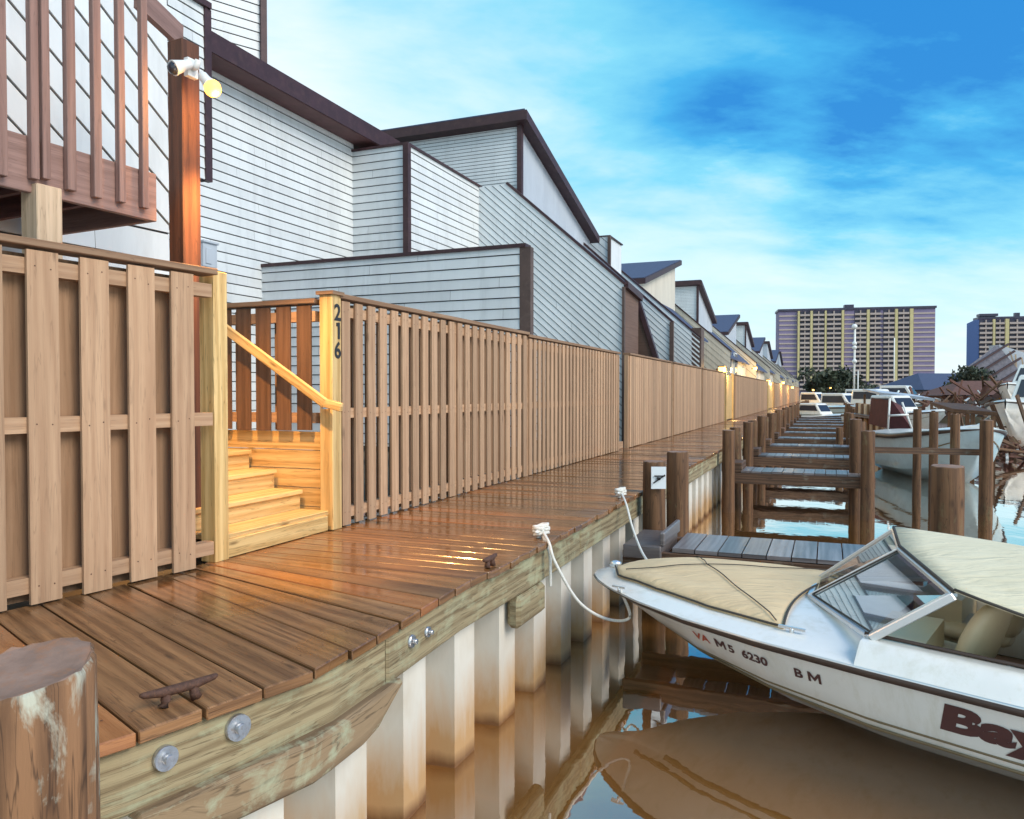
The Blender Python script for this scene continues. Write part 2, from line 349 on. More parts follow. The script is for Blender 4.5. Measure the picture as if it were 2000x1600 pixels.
def glass():
    w = NT('boat_glass'); N, L = w.N, w.L
    tr = N.new("ShaderNodeBsdfTransparent"); tr.inputs[0].default_value = (.86, .91, .88, 1)
    gl = N.new("ShaderNodeBsdfGlossy"); gl.inputs['Roughness'].default_value = .02
    fr = N.new("ShaderNodeFresnel"); fr.inputs[0].default_value = 1.5
    mx = N.new("ShaderNodeMixShader"); L.new(w.math('MULTIPLY_ADD', fr.outputs[0], .7, .015), mx.inputs[0]); L.new(tr.outputs[0], mx.inputs[1]); L.new(gl.outputs[0], mx.inputs[2])
    L.new(mx.outputs[0], N["Material Output"].inputs[0]); return w.m
M['glass'] = glass()
def dark_glass():
    w = NT('dark_window'); w.b.inputs['Base Color'].default_value = (.03, .035, .05, 1); w.b.inputs['Roughness'].default_value = .12; return w.m
M['window'] = dark_glass()
def water_mat():
    w = NT('murky_water'); N, L = w.N, w.L
    n1 = w.noise(w.coords('Object', (1, .55, 1)), .9, 3, .5, .4); n2 = w.noise(w.coords('Object', (1, 1, 1)), 5.5, 2, .5, .2)
    h = w.math('ADD', n1, w.math('MULTIPLY', n2, .085))
    bp = N.new("ShaderNodeBump"); L.new(h, bp.inputs['Height']); bp.inputs['Strength'].default_value = .15; bp.inputs['Distance'].default_value = .05
    di = N.new("ShaderNodeBsdfDiffuse"); c = w.ramp(w.noise(w.coords('Object'), .35, 4), (.3, (.19, .080, .018)), (.7, (.24, .105, .026))); L.new(c, di.inputs[0])
    gl = N.new("ShaderNodeBsdfGlossy"); gl.inputs['Roughness'].default_value = .018; gl.inputs[0].default_value = (1, .97, .93, 1)
    fr = N.new("ShaderNodeFresnel"); fr.inputs[0].default_value = 2.35
    L.new(bp.outputs[0], gl.inputs['Normal']); L.new(bp.outputs[0], fr.inputs['Normal'])
    mx = N.new("ShaderNodeMixShader"); L.new(w.math('MULTIPLY_ADD', fr.outputs[0], 1.95, -.03, clamp=True), mx.inputs[0]); L.new(di.outputs[0], mx.inputs[1]); L.new(gl.outputs[0], mx.inputs[2])
    L.new(mx.outputs[0], N["Material Output"].inputs[0]); return w.m
M['water'] = water_mat()
WATER = -1.27
def sheet_mat():
    w = NT('painted_sheet_piling')
    z = w.zpos(); n = w.noise(w.coords('Object', (1, 1, .22)), 5, 6, .65, .3); n2 = w.noise(w.coords('Object', (1, 1, 1)), 1.3, 4)
    c = w.ramp(n, (.3, (.60, .56, .48)), (.7, (.72, .70, .63)))
    k = w.math('ADD', w.math('MULTIPLY', w.math('SUBTRACT', WATER+.60, z), 1.7), w.math('MULTIPLY', w.math('SUBTRACT', n, .5), 1.5))
    c = w.mix(w.ramp(k, (.0, .0), (.75, .85)), c, (.46, .24, .065))
    k2 = w.math('ADD', w.math('MULTIPLY', w.math('SUBTRACT', WATER+.10, z), 9), w.math('MULTIPLY', w.math('SUBTRACT', n, .5), 1.2))
    c = w.mix(w.ramp(k2, (.0, .0), (.8, .9)), c, (.14, .055, .015))
    c = w.mix(w.ramp(n2, (.55, .0), (.75, .45)), c, (.45, .34, .20))
    w.L.new(c, w.b.inputs['Base Color']); w.b.inputs['Roughness'].default_value = .55
    w.bump(w.noise(w.coords('Object', (1, 1, .3)), 40, 4), .12, .004); return w.m
M['sheet'] = sheet_mat()
def ground_mat():
    w = NT('packed_earth'); n = w.noise(w.coords('Object'), .5, 8, .7)
    c = w.ramp(n, (.3, (.07, .055, .035)), (.7, (.15, .12, .075))); w.L.new(c, w.b.inputs['Base Color']); w.b.inputs['Roughness'].default_value = .95
    w.bump(w.noise(w.coords('Object'), 9, 6), .5, .03); return w.m
M['ground'] = ground_mat()

# ------------------------------------------------------------------ setting: water, land
m = MB(); m.face([(-3000, -60, WATER), (3000, -60, WATER), (3000, 4000, WATER), (-3000, 4000, WATER)], None, .5)
tag(m.build('water', M['water']), 'calm brown canal water mirroring the pale sky', None, None, 'structure')
ROW_END = 150.0
EDGE_V = -1.95
# deck edge and fence line polylines
edge_px = [(185, 1450), (300, 1412), (430, 1366), (610, 1305), (740, 1232)]
EL = [Vector((-3.1, .95, 0)), Vector((-2.3, 1.78, 0))] + [G(*p) for p in edge_px]
F_A = G(0, 1195); F_B = G(415, 1101); FD = (F_B-F_A).normalized(); F_N = F_A - FD*3.2
# land under and behind the houses
m = MB()
lp = [uv(ROW_END, EDGE_V+.4, -.1), uv(-.5, EDGE_V+.55, -.1), F_B+Z*-.1+Vector((.4, -.4, 0)), F_A+Vector((.3, -.3, -.1)), F_N+Vector((.3, -.3, -.1)), Vector((-60, -40, -.1)), Vector((-1500, -40, -.1)), Vector((-1500, 3000, -.1)), Vector((60, 3000, -.1))]
m.face(lp, None, .5); tag(m.build('ground', M['ground']), 'brown earth under the houses and boardwalk', None, None, 'structure')
m = MB(); pts = []
shore = [(58, 150), (52, 118), (47, 96), (44, 72), (60, 66), (95, 62), (300, 40)]
fl = [Vector((x, y, -.5)) for x, y in shore]; bl = [Vector((2000, 40, -.5)), Vector((2000, 3500, -.5)), Vector((60, 3500, -.5))]
m.face(fl+bl, None, .5)
for a, b in zip(fl, fl[1:]): m.face([a, b, b+Z*-1.5+Vector((-.6, -.8, 0)), a+Z*-1.5+Vector((-.6, -.8, 0))], None, .5)
tag(m.build('terrain', M['ground']), 'dark low shore across the canal', None, None, 'structure')

# ------------------------------------------------------------------ boardwalk planks
fpts, epts = [], []
# section turned 45 degrees near the camera, then a fan, then straight along the fence
d45 = Vector((.72, -.69, 0)); n45 = Vector((.69, .72, 0))
base_f, base_e = G(333, 1129), G(675, 1272)
def on_poly(poly, p, d):
    best = None
    for a, b in zip(poly, poly[1:]):
        e = b-a; den = d.x*e.y-d.y*e.x
        if abs(den) < 1e-9: continue
        k = ((a.x-p.x)*e.y-(a.y-p.y)*e.x)/den; s_ = ((a.x-p.x)*d.y-(a.y-p.y)*d.x)/den
        if -.001 <= s_ <= 1.001 and k > 0 and (best is None or k < best): best = k
    return None if best is None else p+d*best
edge_poly = EL + [uv(-1.2, EDGE_V+.03), uv(0, EDGE_V), uv(ROW_END, EDGE_V)]
pf = base_f.copy(); pairs = []
for k in range(17):
    f_ = base_f - FD*.262*k - (n45*0)
    e_ = on_poly(edge_poly, f_+d45*.3, d45)
    if e_ is None: e_ = f_+d45*2.2
    pairs.append((f_-d45*.12, e_))
pairs = pairs[::-1]
F1, E1 = uv(-.95, 0), uv(-.95+.04, EDGE_V+.02)
f0, e0 = pairs[-1]
nf = 7
for k in range(1, nf+1):
    s_ = k/nf; q = f0.lerp(F1, s_); dd = (e0.lerp(E1, s_)-q).normalized()
    pairs.append((q, on_poly(edge_poly, q+dd*.3, dd) or e0.lerp(E1, s_)))
u_ = -.95
while u_ < ROW_END:
    w_ = .19 if u_ < 45 else .38
    u_ += w_; j = random.uniform(-.012, .012)
    pairs.append((uv(u_, .45), uv(u_, EDGE_V+j)))
mb = MB()
for k in range(len(pairs)-1):
    (fa, ea), (fb, eb) = pairs[k], pairs[k+1]
    g = .006
    ex = (ea-fa).normalized(); n_ = Vector((-ex.y, ex.x, 0))
    ov = ex*(.03+random.uniform(-.008, .008)); dz = random.uniform(-.004, .003)
    gs = g if (fb-fa).length > .1 else .002
    c = [fa+n_*gs, ea+ov+n_*g, eb+ov-n_*g, fb-n_*gs]
    mb.prism8([p+Z*(-.05+dz) for p in c]+[p+Z*dz for p in c])
for k in range(len(pairs)-1):
    (fa, ea), (fb, eb) = pairs[k], pairs[k+1]
    if ea.y > 14: break
    if (fb-fa).length < .08: continue
    for f_ in (.05, .5, .93):
        for g_ in (.22, .78):
            c_ = fa.lerp(fb, g_).lerp(ea.lerp(eb, g_), f_)+Z*.0045+Vector((random.uniform(-.012, .012), random.uniform(-.012, .012), 0)); e_ = .006
            mb.face([c_+Vector((-e_, 0, 0)), c_+Vector((0, -e_, 0)), c_+Vector((e_, 0, 0)), c_+Vector((0, e_, 0))], None, .5, 1)
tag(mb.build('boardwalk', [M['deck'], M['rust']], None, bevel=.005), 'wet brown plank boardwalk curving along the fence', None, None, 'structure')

# ------------------------------------------------------------------ seawall: corrugated sheet piling, wale beams, bolts
def walk(poly):
    acc = [0]
    for a, b in zip(poly, poly[1:]): acc.append(acc[-1]+(b-a).length)
    def at(s):
        s = max(0, min(acc[-1]-1e-6, s))
        for i in range(len(poly)-1):
            if s <= acc[i+1]:
                d = (poly[i+1]-poly[i]).normalized(); return poly[i]+d*(s-acc[i]), d
    return at, acc[-1]
at_e, len_e = walk(edge_poly)
def s_of(p):
    best = (9e9, 0); s = 0
    while s < 40:
        q, _ = at_e(s); dd = (q-p).length
        if dd < best[0]: best = (dd, s)
        s += .02
    return best[1]
def out_n(d): return Vector((d.y, -d.x, 0))
wall = thing('seawall', 'beige corrugated sheet piling seawall with rust stains under the boardwalk', 'seawall', at_e(1)[0]+Z*WATER)
mb = MB(); s = 0; prof = [(0, -.12), (.05, -.40), (.34, -.40), (.39, -.12)]; per = .70
ring_t, ring_b = [], []
s = s_of(G(910, 1130))-per*7-.02
line = []
while s < len_e-.8:
    for off, dep in ((0, -.40), (.04, -.11), (.33, -.11), (.37, -.40)):
        q, d = at_e(s+off); line.append(q+out_n(d)*dep)
    s += per if s < 60 else per
for a, b in zip(line, line[1:]):
    mb.face([a+Z*-1.9, b+Z*-1.9, b+Z*-.08, a+Z*-.08], None, .5)
mb.build('sheet_piling', M['sheet'], wall)
def along_beam(mb, s0, s1, z0, z1, o0, o1, seg=.45, t=None):
    n = max(1, int((s1-s0)/seg)); t = random.random() if t is None else t; sec = []
    for k in range(n+1):
        q, d = at_e(s0+(s1-s0)*k/n); nn = out_n(d); sec.append([q+nn*o0+Z*z0, q+nn*o1+Z*z0, q+nn*o1+Z*z1, q+nn*o0+Z*z1])
    o = t*20
    for k in range(n):
        A, B = sec[k], sec[k+1]; x0 = o+(s1-s0)*k/n; x1 = o+(s1-s0)*(k+1)/n
        for i in range(4):
            j = (i+1) % 4; h = (A[j]-A[i]).length
            mb.face([A[i], B[i], B[j], A[j]], [(x0, o), (x1, o), (x1, o+h), (x0, o+h)], t)
    mb.face(sec[0], None, t); mb.face(sec[-1][::-1], None, t)
sJ = s_of(G(1140, 1020)); breaks = [0.0, s_of(G(760, 1222)), s_of(G(1052, 1055)), sJ]
s = sJ+3.6
while s < len_e-1: breaks.append(s); s += 4.8
for a, b in zip(breaks, breaks[1:]):
    mb = MB(); along_beam(mb, a+.004, b-.004, -.315+random.uniform(-.012, .012), -.055, -.10, -.005+random.uniform(-.006, .006)); mb.build('wale_beam', M['beam'], wall, bevel=.012)
# bolt plates on the near beam
def plate(px, py, r, name='bolt_plate', mat='metal'):
    q0 = G(px, py, -.17); s = s_of(Vector((q0.x, q0.y, 0))); q, d = at_e(s); nn = out_n(d)
    mb = MB(); c = q+nn*.0+Z*((Dp(px, py, q.y)).z)
    for k, (rr, a, b) in enumerate(((r, -.02, .016), (r*.42, .016, .04))):
        rg = []
        for o in (a, b): rg.append([c+nn*o+(d*math.cos(2*math.pi*i/18)+Z*math.sin(2*math.pi*i/18))*rr for i in range(18)])
        mb.rings(rg, True, True, .5)
    return mb.build(name, M[mat], wall)
plate(300, 1480, .045); plate(432, 1420, .052); plate(770, 1252, .035); plate(822, 1234, .03)
# straight lower timber bolted across the bend
sa, sb = s_of(G(262, 1425)), s_of(G(775, 1212))
pa, da = at_e(sa); pb, db = at_e(sb); ch = (pb-pa).normalized(); cn = Vector((ch.y, -ch.x, 0)); Lc = (pb-pa).length
mb = MB(); rg = []
for k in range(13):
    x = k/12; s_ = sa+(sb-sa)*x; q, d = at_e(s_); nn = out_n(d); tap = min(1, x*5+.03, (1-x)*5+.03)
    zt = -.30; zb = zt-.03-.17*tap
    rg.append([q+nn*-.09+Z*zb, q+nn*.035+Z*zb, q+nn*.045+Z*zt, q+nn*-.09+Z*zt])
mb.rings(rg, True, True, .31, smooth=False)
for k, fu in enumerate(mb.uv): pass
tag(mb.build('lower_wale', M['beam_low'], wall, bevel=.02), 'thick green stained timber below the near beam')
mb = MB(); sk = s_of(G(1030, 1070)); along_beam(mb, sk-.28, sk+.28, -.56, -.32, -.09, .02); tag(mb.build('splice_block', M['beam'], wall, bevel=.03), 'wedge shaped timber block under the beam joint')
for px, py in ((590, 1560), (1100, 1160)):
    pass

# ------------------------------------------------------------------ pilings
def piling(name, base, r, ztop, zbot=-2.2, mat='pile', tilt=(0, 0), slant=0.0, n=20, label=None, cat='piling', group=None, parent=None):
    b = Vector((base[0], base[1], 0)); mb = MB(); rg = []; h = ztop-zbot; K = 9
    ph = random.random()*6; crack = {random.randrange(n): random.uniform(.93, .97) for _ in range(n//4)}; top_j = [random.uniform(-.007, .006) for _ in range(n)]
    for k in range(K+1):
        z = zbot+h*k/K; rr = r*(1.06-.08*k/K); c = b+Vector((tilt[0], tilt[1], 0))*((z-ztop)/h)
        rg.append([c+Vector((math.cos(2*math.pi*i/n), math.sin(2*math.pi*i/n), 0))*rr*crack.get(i, 1.0)*(1+.02*math.sin(5*i/n*6.28+ph)+.012*math.sin(2.3*k+i))+Z*(z+(slant*rr*(.35*math.cos(2*math.pi*i/n)+math.sin(2*math.pi*i/n))+top_j[i] if k == K else 0)) for i in range(n)])
    # slightly rounded top edge
    top = rg[-1]; c = sum(top, Vector())/n; rg.append([c+(p-c)*.95+Z*.012 for p in top])
    mb.rings(rg, True, 1, random.random())
    o = mb.build(name, [M[mat], M['pile_top']], parent)
    if label: tag(o, label, cat, group)
    return o
pn = Dp(52, 1312, 2.1)
piling('piling', (pn.x, pn.y), .178, pn.z, mat='pile_near', slant=.16, n=40, label='thick peeling timber piling cut at a slant, nearest of all', group='timber mooring pilings')
# pair at the first pier, with a pale sign
pA = Dp(1277, 1000, 9.25); pB = Dp(1323, 980, 9.85)
piling('piling', (pA.x, pA.y), .138, Dp(1277, 903, 9.25).z, label='weathered square-topped piling left of the pale sign', group='timber mooring pilings')
piling('piling', (pB.x, pB.y), .14, Dp(1323, 884, 9.85).z, label='dark brown piling right of the pale sign', group='timber mooring pilings')
sg = thing('sign', 'pale sign with small arrow drawing fixed between two pilings', 'sign', Dp(1289, 955, 9.15))
mb = MB(); c0, c1 = Dp(1272, 955, 9.06), Dp(1301, 912, 9.06)
mb.prism([Vector((c0.x, c0.y, c0.z)), Vector((c1.x, c1.y, c0.z)), c1, Vector((c0.x, c0.y, c1.z))], (0, .02, 0)); mb.build('panel', M['sign'], sg)
mb = MB()
mb.beam(Dp(1276, 944, 9.045), Dp(1299, 928, 9.045), .008, .014, t=.5); mb.beam(Dp(1278, 930, 9.045), Dp(1299, 930, 9.045), .008, .014, t=.5); mb.beam(Dp(1283, 934, 9.045), Dp(1290, 936, 9.045), .008, .03, t=.5)
mb.build('arrow_mark', M['black'], sg)
singles = [ (1850, 7.6, 912, .155, 'stout brown piling standing beside the cream boat cover', 0.05),
            (1927, 15.6, 822, .125, 'tall green-topped piling farthest right behind the boat', 0),
            (1792, 18.8, 800, .095, 'thin greenish piling, leftmost of the three before the white hull', 0),
            (1824, 18.0, 806, .10, 'thin piling, middle of the three before the white hull', 0),
            (1866, 17.2, 810, .10, 'thin piling, rightmost of the three before the white hull', 0),
            (1671, 15.6, 820, .12, 'brown piling left of the white hull and behind the pier', 0),
            (1640, 26, 836, .12, 'short dark piling beyond the ends of the finger piers', 0)]
for px, D, py, r, lab, sl in singles:
    p = Dp(px, py, D); piling('piling', (p.x, p.y), r, p.z, label=lab, group='timber mooring pilings', slant=sl, n=16)
rl = MB(); a, b = Dp(1668, 878, 16.2), Dp(1930, 884, 15.8); rl.beam(a, b, .06, .13); tag(rl.build('dock_rail', M['beam_brown']), 'long brown rail board fixed across the pilings before the white hull', 'rail')

# ------------------------------------------------------------------ finger piers
PZ = -.42
def pier(u0, length, width, label, rich=True):
    t = thing('finger_pier', label, 'pier', uv(u0, EDGE_V-.3, PZ), 'finger piers along the boardwalk')
    mb = MB(); v = EDGE_V-.45; v1 = v-length; k = 0
    while v > v1:
        w = .205; mb.box(uv(u0, v, PZ), U, -V, Z, (-width/2, width/2), (.006, w-.006), (-.04, random.uniform(-.003, .004))); v -= w
    mb.build('deck_board', M['pier'], t)
    for sgn in (-1, 1):
        mb = MB(); mb.box(uv(u0+sgn*(width/2-.03), EDGE_V-.2, PZ), -V, U, Z, (0, length+.35), (-.04, .04), (-.27, -.05)); mb.build('stringer', M['beam_brown'], t, bevel=.008)
    for vv in (EDGE_V-.22, v1+.05):
        for sgn in (-1, 1):
            p = uv(u0+sgn*(width/2+.16), vv)
            o = piling('piling', (p.x, p.y), .13, random.uniform(.40, .50) if (vv > v1+.5 or sgn < 0) else random.uniform(-.3, .4), mat='pile', parent=None, n=14); o.parent = t; ORIGIN[o] = ORIGIN[t]
            for vert in o.data.vertices: vert.co -= ORIGIN[t]
    mb = MB(); mb.box(uv(u0, EDGE_V-.05, PZ), -V, U, Z, (0, .42), (-width/2+.05, width/2-.05), (-.04, .16)); mb.build('step', M['beam_brown'], t, bevel=.01)
    return t
M['pier'] = wood('wet_grey_pier_wood', (.11, .092, .09), (.30, .275, .28), rough=.3, tone=(.6, 1.25), grain=.6)
pier_u = [2.95, 11.5, 15.8, 20.1, 24.3, 28.6, 32.9, 37.3, 41.6, 45.9, 50.2, 54.5, 60, 66, 73, 80]
ordn = ['third', 'fourth', 'fifth', 'sixth', 'seventh', 'eighth', 'ninth', 'tenth', 'eleventh', 'twelfth', 'thirteenth', 'fourteenth', 'fifteenth', 'sixteenth']
plab = ['short wet finger pier just behind the bow of the nearest motorboat', 'finger pier with two tall posts standing against the bright water'] + ['low brown finger pier, %s from the camera along the boardwalk' % o for o in ordn]
for k, (u0, lb) in enumerate(zip(pier_u, plab)):
    if k == 0:
        t = thing('finger_pier', lb, 'pier', uv(u0, EDGE_V-.3, PZ), 'finger piers along the boardwalk'); width = .95; mb = MB(); v = EDGE_V-.62; u0 = 2.9
        for j in range(10):
            w = .235; mb.box(uv(u0, v, PZ), U, -V, Z, (-width/2, width/2), (.006, w-.006), (-.04, random.uniform(-.003, .004))); v -= w
        mb.build('deck_board', M['pier'], t)
        for sgn in (-1, 1):
            mb = MB(); mb.box(uv(u0+sgn*(width/2-.03), EDGE_V-.1, PZ), -V, U, Z, (0, 2.85), (-.045, .045), (-.26, -.05)); mb.build('stringer', M['beam_brown'], t, bevel=.008)
        mb = MB(); mb.box(uv(u0, EDGE_V-.12, PZ), -V, U, Z, (0, .40), (-.55, .42), (-.12, .02)); mb.box(uv(u0, EDGE_V-.50, PZ), -V, U, Z, (0, .05), (-.5, .42), (.02, .16)); mb.build('step', M['pier'], t, bevel=.01)
    else: pier(u0, 2.45 if k < 6 else 3.0, .95, lb)

# ------------------------------------------------------------------ fences
def fence(name, a, b, h, label, group='tan board fences along the boardwalk', pick=.145, gap=.085, zb=.006, through=True, cap=True, post_at=(0, 1), postmat='fence', inward=None, rails=(.12, 1.02, -.12), front_mat='fence', nails=False):
    a = Vector((a.x, a.y, 0)); b = Vector((b.x, b.y, 0)); d = (b-a).normalized(); L = (b-a).length
    n = Vector((d.y, -d.x, 0)) if inward is None else inward       # towards the walk
    t = thing(name, label, 'fence', a, group)
    front, back = MB(), MB(); x = .03; step = pick+gap
    while x < L-.05:
        w = min(pick*random.uniform(.96, 1.03), L-x-.02); zz = zb+random.uniform(0, .012)
        front.box(a+d*x, Z, d, n, (zz, h-.03), (0, w), (.045, .045+.02)); 
        if nails:
            for zr in [q if q > 0 else h+q for q in rails]:
                for xx in (.25, .75):
                    c_ = a+d*(x+w*xx)+n*.0662+Z*(zr+random.uniform(-.02, .02)); e_ = .0055
                    front.face([c_-d*e_, c_-Z*e_, c_+d*e_, c_+Z*e_], None, .5, 1)
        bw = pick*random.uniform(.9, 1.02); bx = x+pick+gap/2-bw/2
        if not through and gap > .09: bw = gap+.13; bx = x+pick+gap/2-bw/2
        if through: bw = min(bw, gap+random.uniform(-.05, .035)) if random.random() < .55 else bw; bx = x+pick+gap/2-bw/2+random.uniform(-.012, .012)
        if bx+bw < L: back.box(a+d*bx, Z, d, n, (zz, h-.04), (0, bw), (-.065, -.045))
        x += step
    front.build('front_pickets', [M[front_mat], M['rust']], t); back.build('rear_pickets', M['fence_shaded'], t)
    for r_ in rails:
        z = r_ if r_ > 0 else h+r_; mb = MB(); mb.box(a, d, n, Z, (0, L), (-.042, .042), (z-.045, z+.045)); mb.build('rail', M['fence'], t)
    if cap:
        mb = MB(); mb.box(a, d, n, Z, (-.02, L+.02), (-.085, .085), (h-.012, h+.03)); mb.build('cap', M['fence_cap'], t, bevel=.004)
    for q in post_at:
        mb = MB(); mb.box(a+d*(L*q), Z, d, n, (0, h-.02), (-.05, .05), (-.045, .04)); mb.build('post', M[postmat], t)
    return t
GATE_U = (F_B-P0).dot(U)+.02
gl = uv(GATE_U, 0)
fence('board_fence', F_N, F_B-FD*.02, 2.03, 'wide tan board fence left of the open gate', pick=.175, gap=.125, through=False, post_at=(.35,), nails=True)
uS1 = UofV(1024, 0); uS2 = UofV(1204, 0)
fence('board_fence', uv(.13, 0), uv(uS1-.01, 0), 2.05, 'tan slatted fence right of the gate with light showing through gaps', pick=.125, gap=.085, post_at=(.5, 1), nails=True)
fence('board_fence', uv(uS1+.01, 0), uv(uS2, 0), 2.02, 'tan fence stretch with narrow vertical ribs, second from the gate', pick=.115, gap=.075, through=False)
secs = [(UofV(1224, 0), UofV(1307, 0), 'flush tan board fence in front of the brown recess'), (UofV(1311, 0)+.05, UofV(1366, 0), 'tan fence below the second slanted white wall'), (UofV(1368, 0)+.1, UofV(1412, 0), 'tan fence ending beside the brightest wall lamp'),
        (UofV(1434, 0), UofV(1497, 0), 'tan ribbed fence beyond the brightest wall lamp'), (UofV(1512, 0), 84, 'long low tan fence before the far cottages'), (85.5, 120, 'farthest tan fence at the end of the boardwalk')]
for a, b, lb in secs:
    fence('board_fence', uv(a, 0), uv(b, 0), 2.05, lb, pick=.16, gap=.03 if a < 30 else .07, through=False)
# gate: new pine posts, threshold and stairs
gt = thing('gate_stairs', 'new yellow pine stairs rising behind the open fence gate', 'stairs', uv(-.6, .3))
rise, run = .17, .285
for k in range(7):
    mb = MB(); z = rise*(k+1); v0 = run*k-.0
    mb.box(uv(-.6, v0, 0), U, V, Z, (-.70, .62), (-.025, run+.02), (z-.038, z)); mb.build('tread', M['pine'], gt, bevel=.005)
    mb = MB(); mb.box(uv(-.6, v0, 0), U, V, Z, (-.695, .615), (.004, .03), (z-rise+.001, z-.04)); mb.build('riser', M['pine'], gt)
mb = MB(); mb.box(uv(-.6, -.02, 0), U, V, Z, (-.70, .56), (-.03, 0), (.004, .135)); mb.build('kick_board', M['pine'], gt, bevel=.004)
for pxu, lab in ((GATE_U+.07, 'left'), (.065, 'right')):
    h = 2.06
    ps = thing('gate_post', 'yellow pine gate post at the end of the wide fence' if lab == 'left' else 'orange lit gate post carrying the house number', 'post', uv(pxu, 0))
    mb = MB(); mb.box(uv(pxu, 0, 0), Z, U, -V, (0, h), (-.067, .067), (-.06, .075)); mb.build('post_shaft', M['pine'], ps, bevel=.005)
    if lab == 'right':
        mb = MB(); mb.box(uv(pxu, 0, h), U, V, Z, (-.09, .085), (-.10, .08), (0, .03)); mb.build('post_cap', M['fence_cap'], ps)
    numpost = ps
def text_mesh(body, size, extrude=.0, offset=0.0, shear=0.0, spacing=1.0):
    cu = bpy.data.curves.new('lettering', 'FONT'); cu.body = body; cu.size = size; cu.offset = offset; cu.shear = shear; cu.space_character = spacing; cu.resolution_u = 4
    o = bpy.data.objects.new('lettering', cu); COL.objects.link(o); bpy.context.view_layer.update()
    me = bpy.data.meshes.new_from_object(o.evaluated_get(bpy.context.evaluated_depsgraph_get())); bpy.data.objects.remove(o); return me
def place_text(name, body, size, fn, mat, parent, xs=1.0, **kw):
    """fn(x,y) -> world position"""
    me = text_mesh(body, size, **kw); org = ORIGIN.get(parent, Vector())
    for v in me.vertices: v.co = fn(v.co.x*xs, v.co.y)-org
    me.materials.clear(); me.materials.append(mat); me.attributes.new("tone", 'FLOAT', 'FACE')
    o = bpy.data.objects.new(name, me); COL.objects.link(o); o.parent = parent; ORIGIN[o] = org; return o
for k, ch in enumerate("216"):
    z0 = 1.84-.165*k
    if ch == "1":
        mb = MB(); mb.box(uv(.092, -.076, z0), U, V, Z, (-.015, .015), (-.004, 0), (0, .145)); mb.box(uv(.076, -.076, z0+.112), U, V, Z, (-.02, .004), (-.004, 0), (0, .03)); mb.build('house_number', M['black'], numpost)
    else: place_text('house_number', ch, .20, lambda x, y, z0=z0: uv(.025+x, -.079, z0+y), M['black'], numpost, offset=.005)
# inner fence along the right side of the stairs
t = fence('board_fence', uv(.06, .12), uv(.06, 2.3), 2.0, 'brown lit inner fence panel beside the pine stairs', pick=.155, gap=.07, zb=.86, inward=-U, rails=(.98, -.12), post_at=(1,), front_mat='inner')
mb = MB()
for k in range(5): mb.box(uv(.075, .10, .02+.168*k), V, U, Z, (0, 2.3), (-.02, .02), (.002, .163))
mb.build('lower_boards', M['pine'], t)
hr = thing('handrail', 'new pine handrail sloping down to the gate opening', 'handrail', Up(640, 795, -.13))
mb = MB(); ha, hb = Up(433, 637, -.1), Up(636, 789, -.1); hb2 = Up(668, 796, -.1); hb2.z = hb.z-.03
dd = (hb-ha).normalized(); mb.beam(ha-dd*1.0, hb, .04, .085); mb.beam(hb-dd*.02, hb2, .04, .075); mb.build('rail', M['pine'], hr, bevel=.008)
for k in (.55, .97):
    mb = MB(); p = ha.lerp(hb, k); mb.beam(p+Z*-.05, p+Z*-.05+U*.17, .02, .03); mb.build('bracket', M['metal'], hr)

# steps in the second opening, second gate door
def opening(ua, ub, label, mat, lit=False):
    t = thing('gate', label, 'gate', uv((ua+ub)/2, 0)); mb = MB(); n = max(2, int((ub-ua)/.14)); w = (ub-ua)/n
    for k in range(n): mb.box(uv(ua+w*k, .02), Z, U, -V, (.05, 1.98), (.004, w-.004), (0, .025))
    mb.build('door_boards', M[mat], t)
    for x in (ua-.02, ub+.02):
        mb = MB(); mb.box(uv(x, 0), Z, U, -V, (0, 2.1), (-.05, .05), (-.05, .06)); mb.build('post', M[mat], t)
    return t
opening(UofV(1416, 0)+.1, UofV(1430, 0), 'orange lit timber gate under the brightest wall lamp', 'pine')
opening(UofV(1499, 0)+.1, UofV(1509, 0), 'orange lit timber gate under the second lamp farther along', 'pine')
st = thing('gate_steps', 'small timber steps in the narrow fence opening past the slatted fence', 'steps', uv(uS2+.4, .1))
mb = MB()
for k in range(3): mb.box(uv(uS2+.06, .05, 0), U, V, Z, (0, UofV(1223, 0)-uS2-.12), (.26*k, .26*(k+1)+.03), (.0+.003*k, .15*(k+1)))
mb.build('tread', M['fence'], st, bevel=.004)

# ------------------------------------------------------------------ siding
def clip(poly, n, c, keep_less):
    out = []
    for i in range(len(poly)):
        a, b = poly[i], poly[(i+1) % len(poly)]; da = a[0]*n[0]+a[1]*n[1]-c; db = b[0]*n[0]+b[1]*n[1]-c
        if not keep_less: da, db = -da, -db
        if da <= 0: out.append(a)
        if (da < 0 < db) or (db < 0 < da):
            k = da/(da-db); out.append((a[0]+(b[0]-a[0])*k, a[1]+(b[1]-a[1])*k))
    return out
def joints(s_, step=3.6):
    if len(s_) < 3: return
    a, b = min(q[0] for q in s_), max(q[0] for q in s_); x = a+random.uniform(.4, step); last = a-1
    while x < b-.3:
        p = clip(clip(s_, (1, 0), last, False), (1, 0), x-.002, True)
        if len(p) > 2: yield p
        last = x+.002; x += random.uniform(.7*step, 1.2*step)
    p = clip(s_, (1, 0), last, False)
    if len(p) > 2: yield p
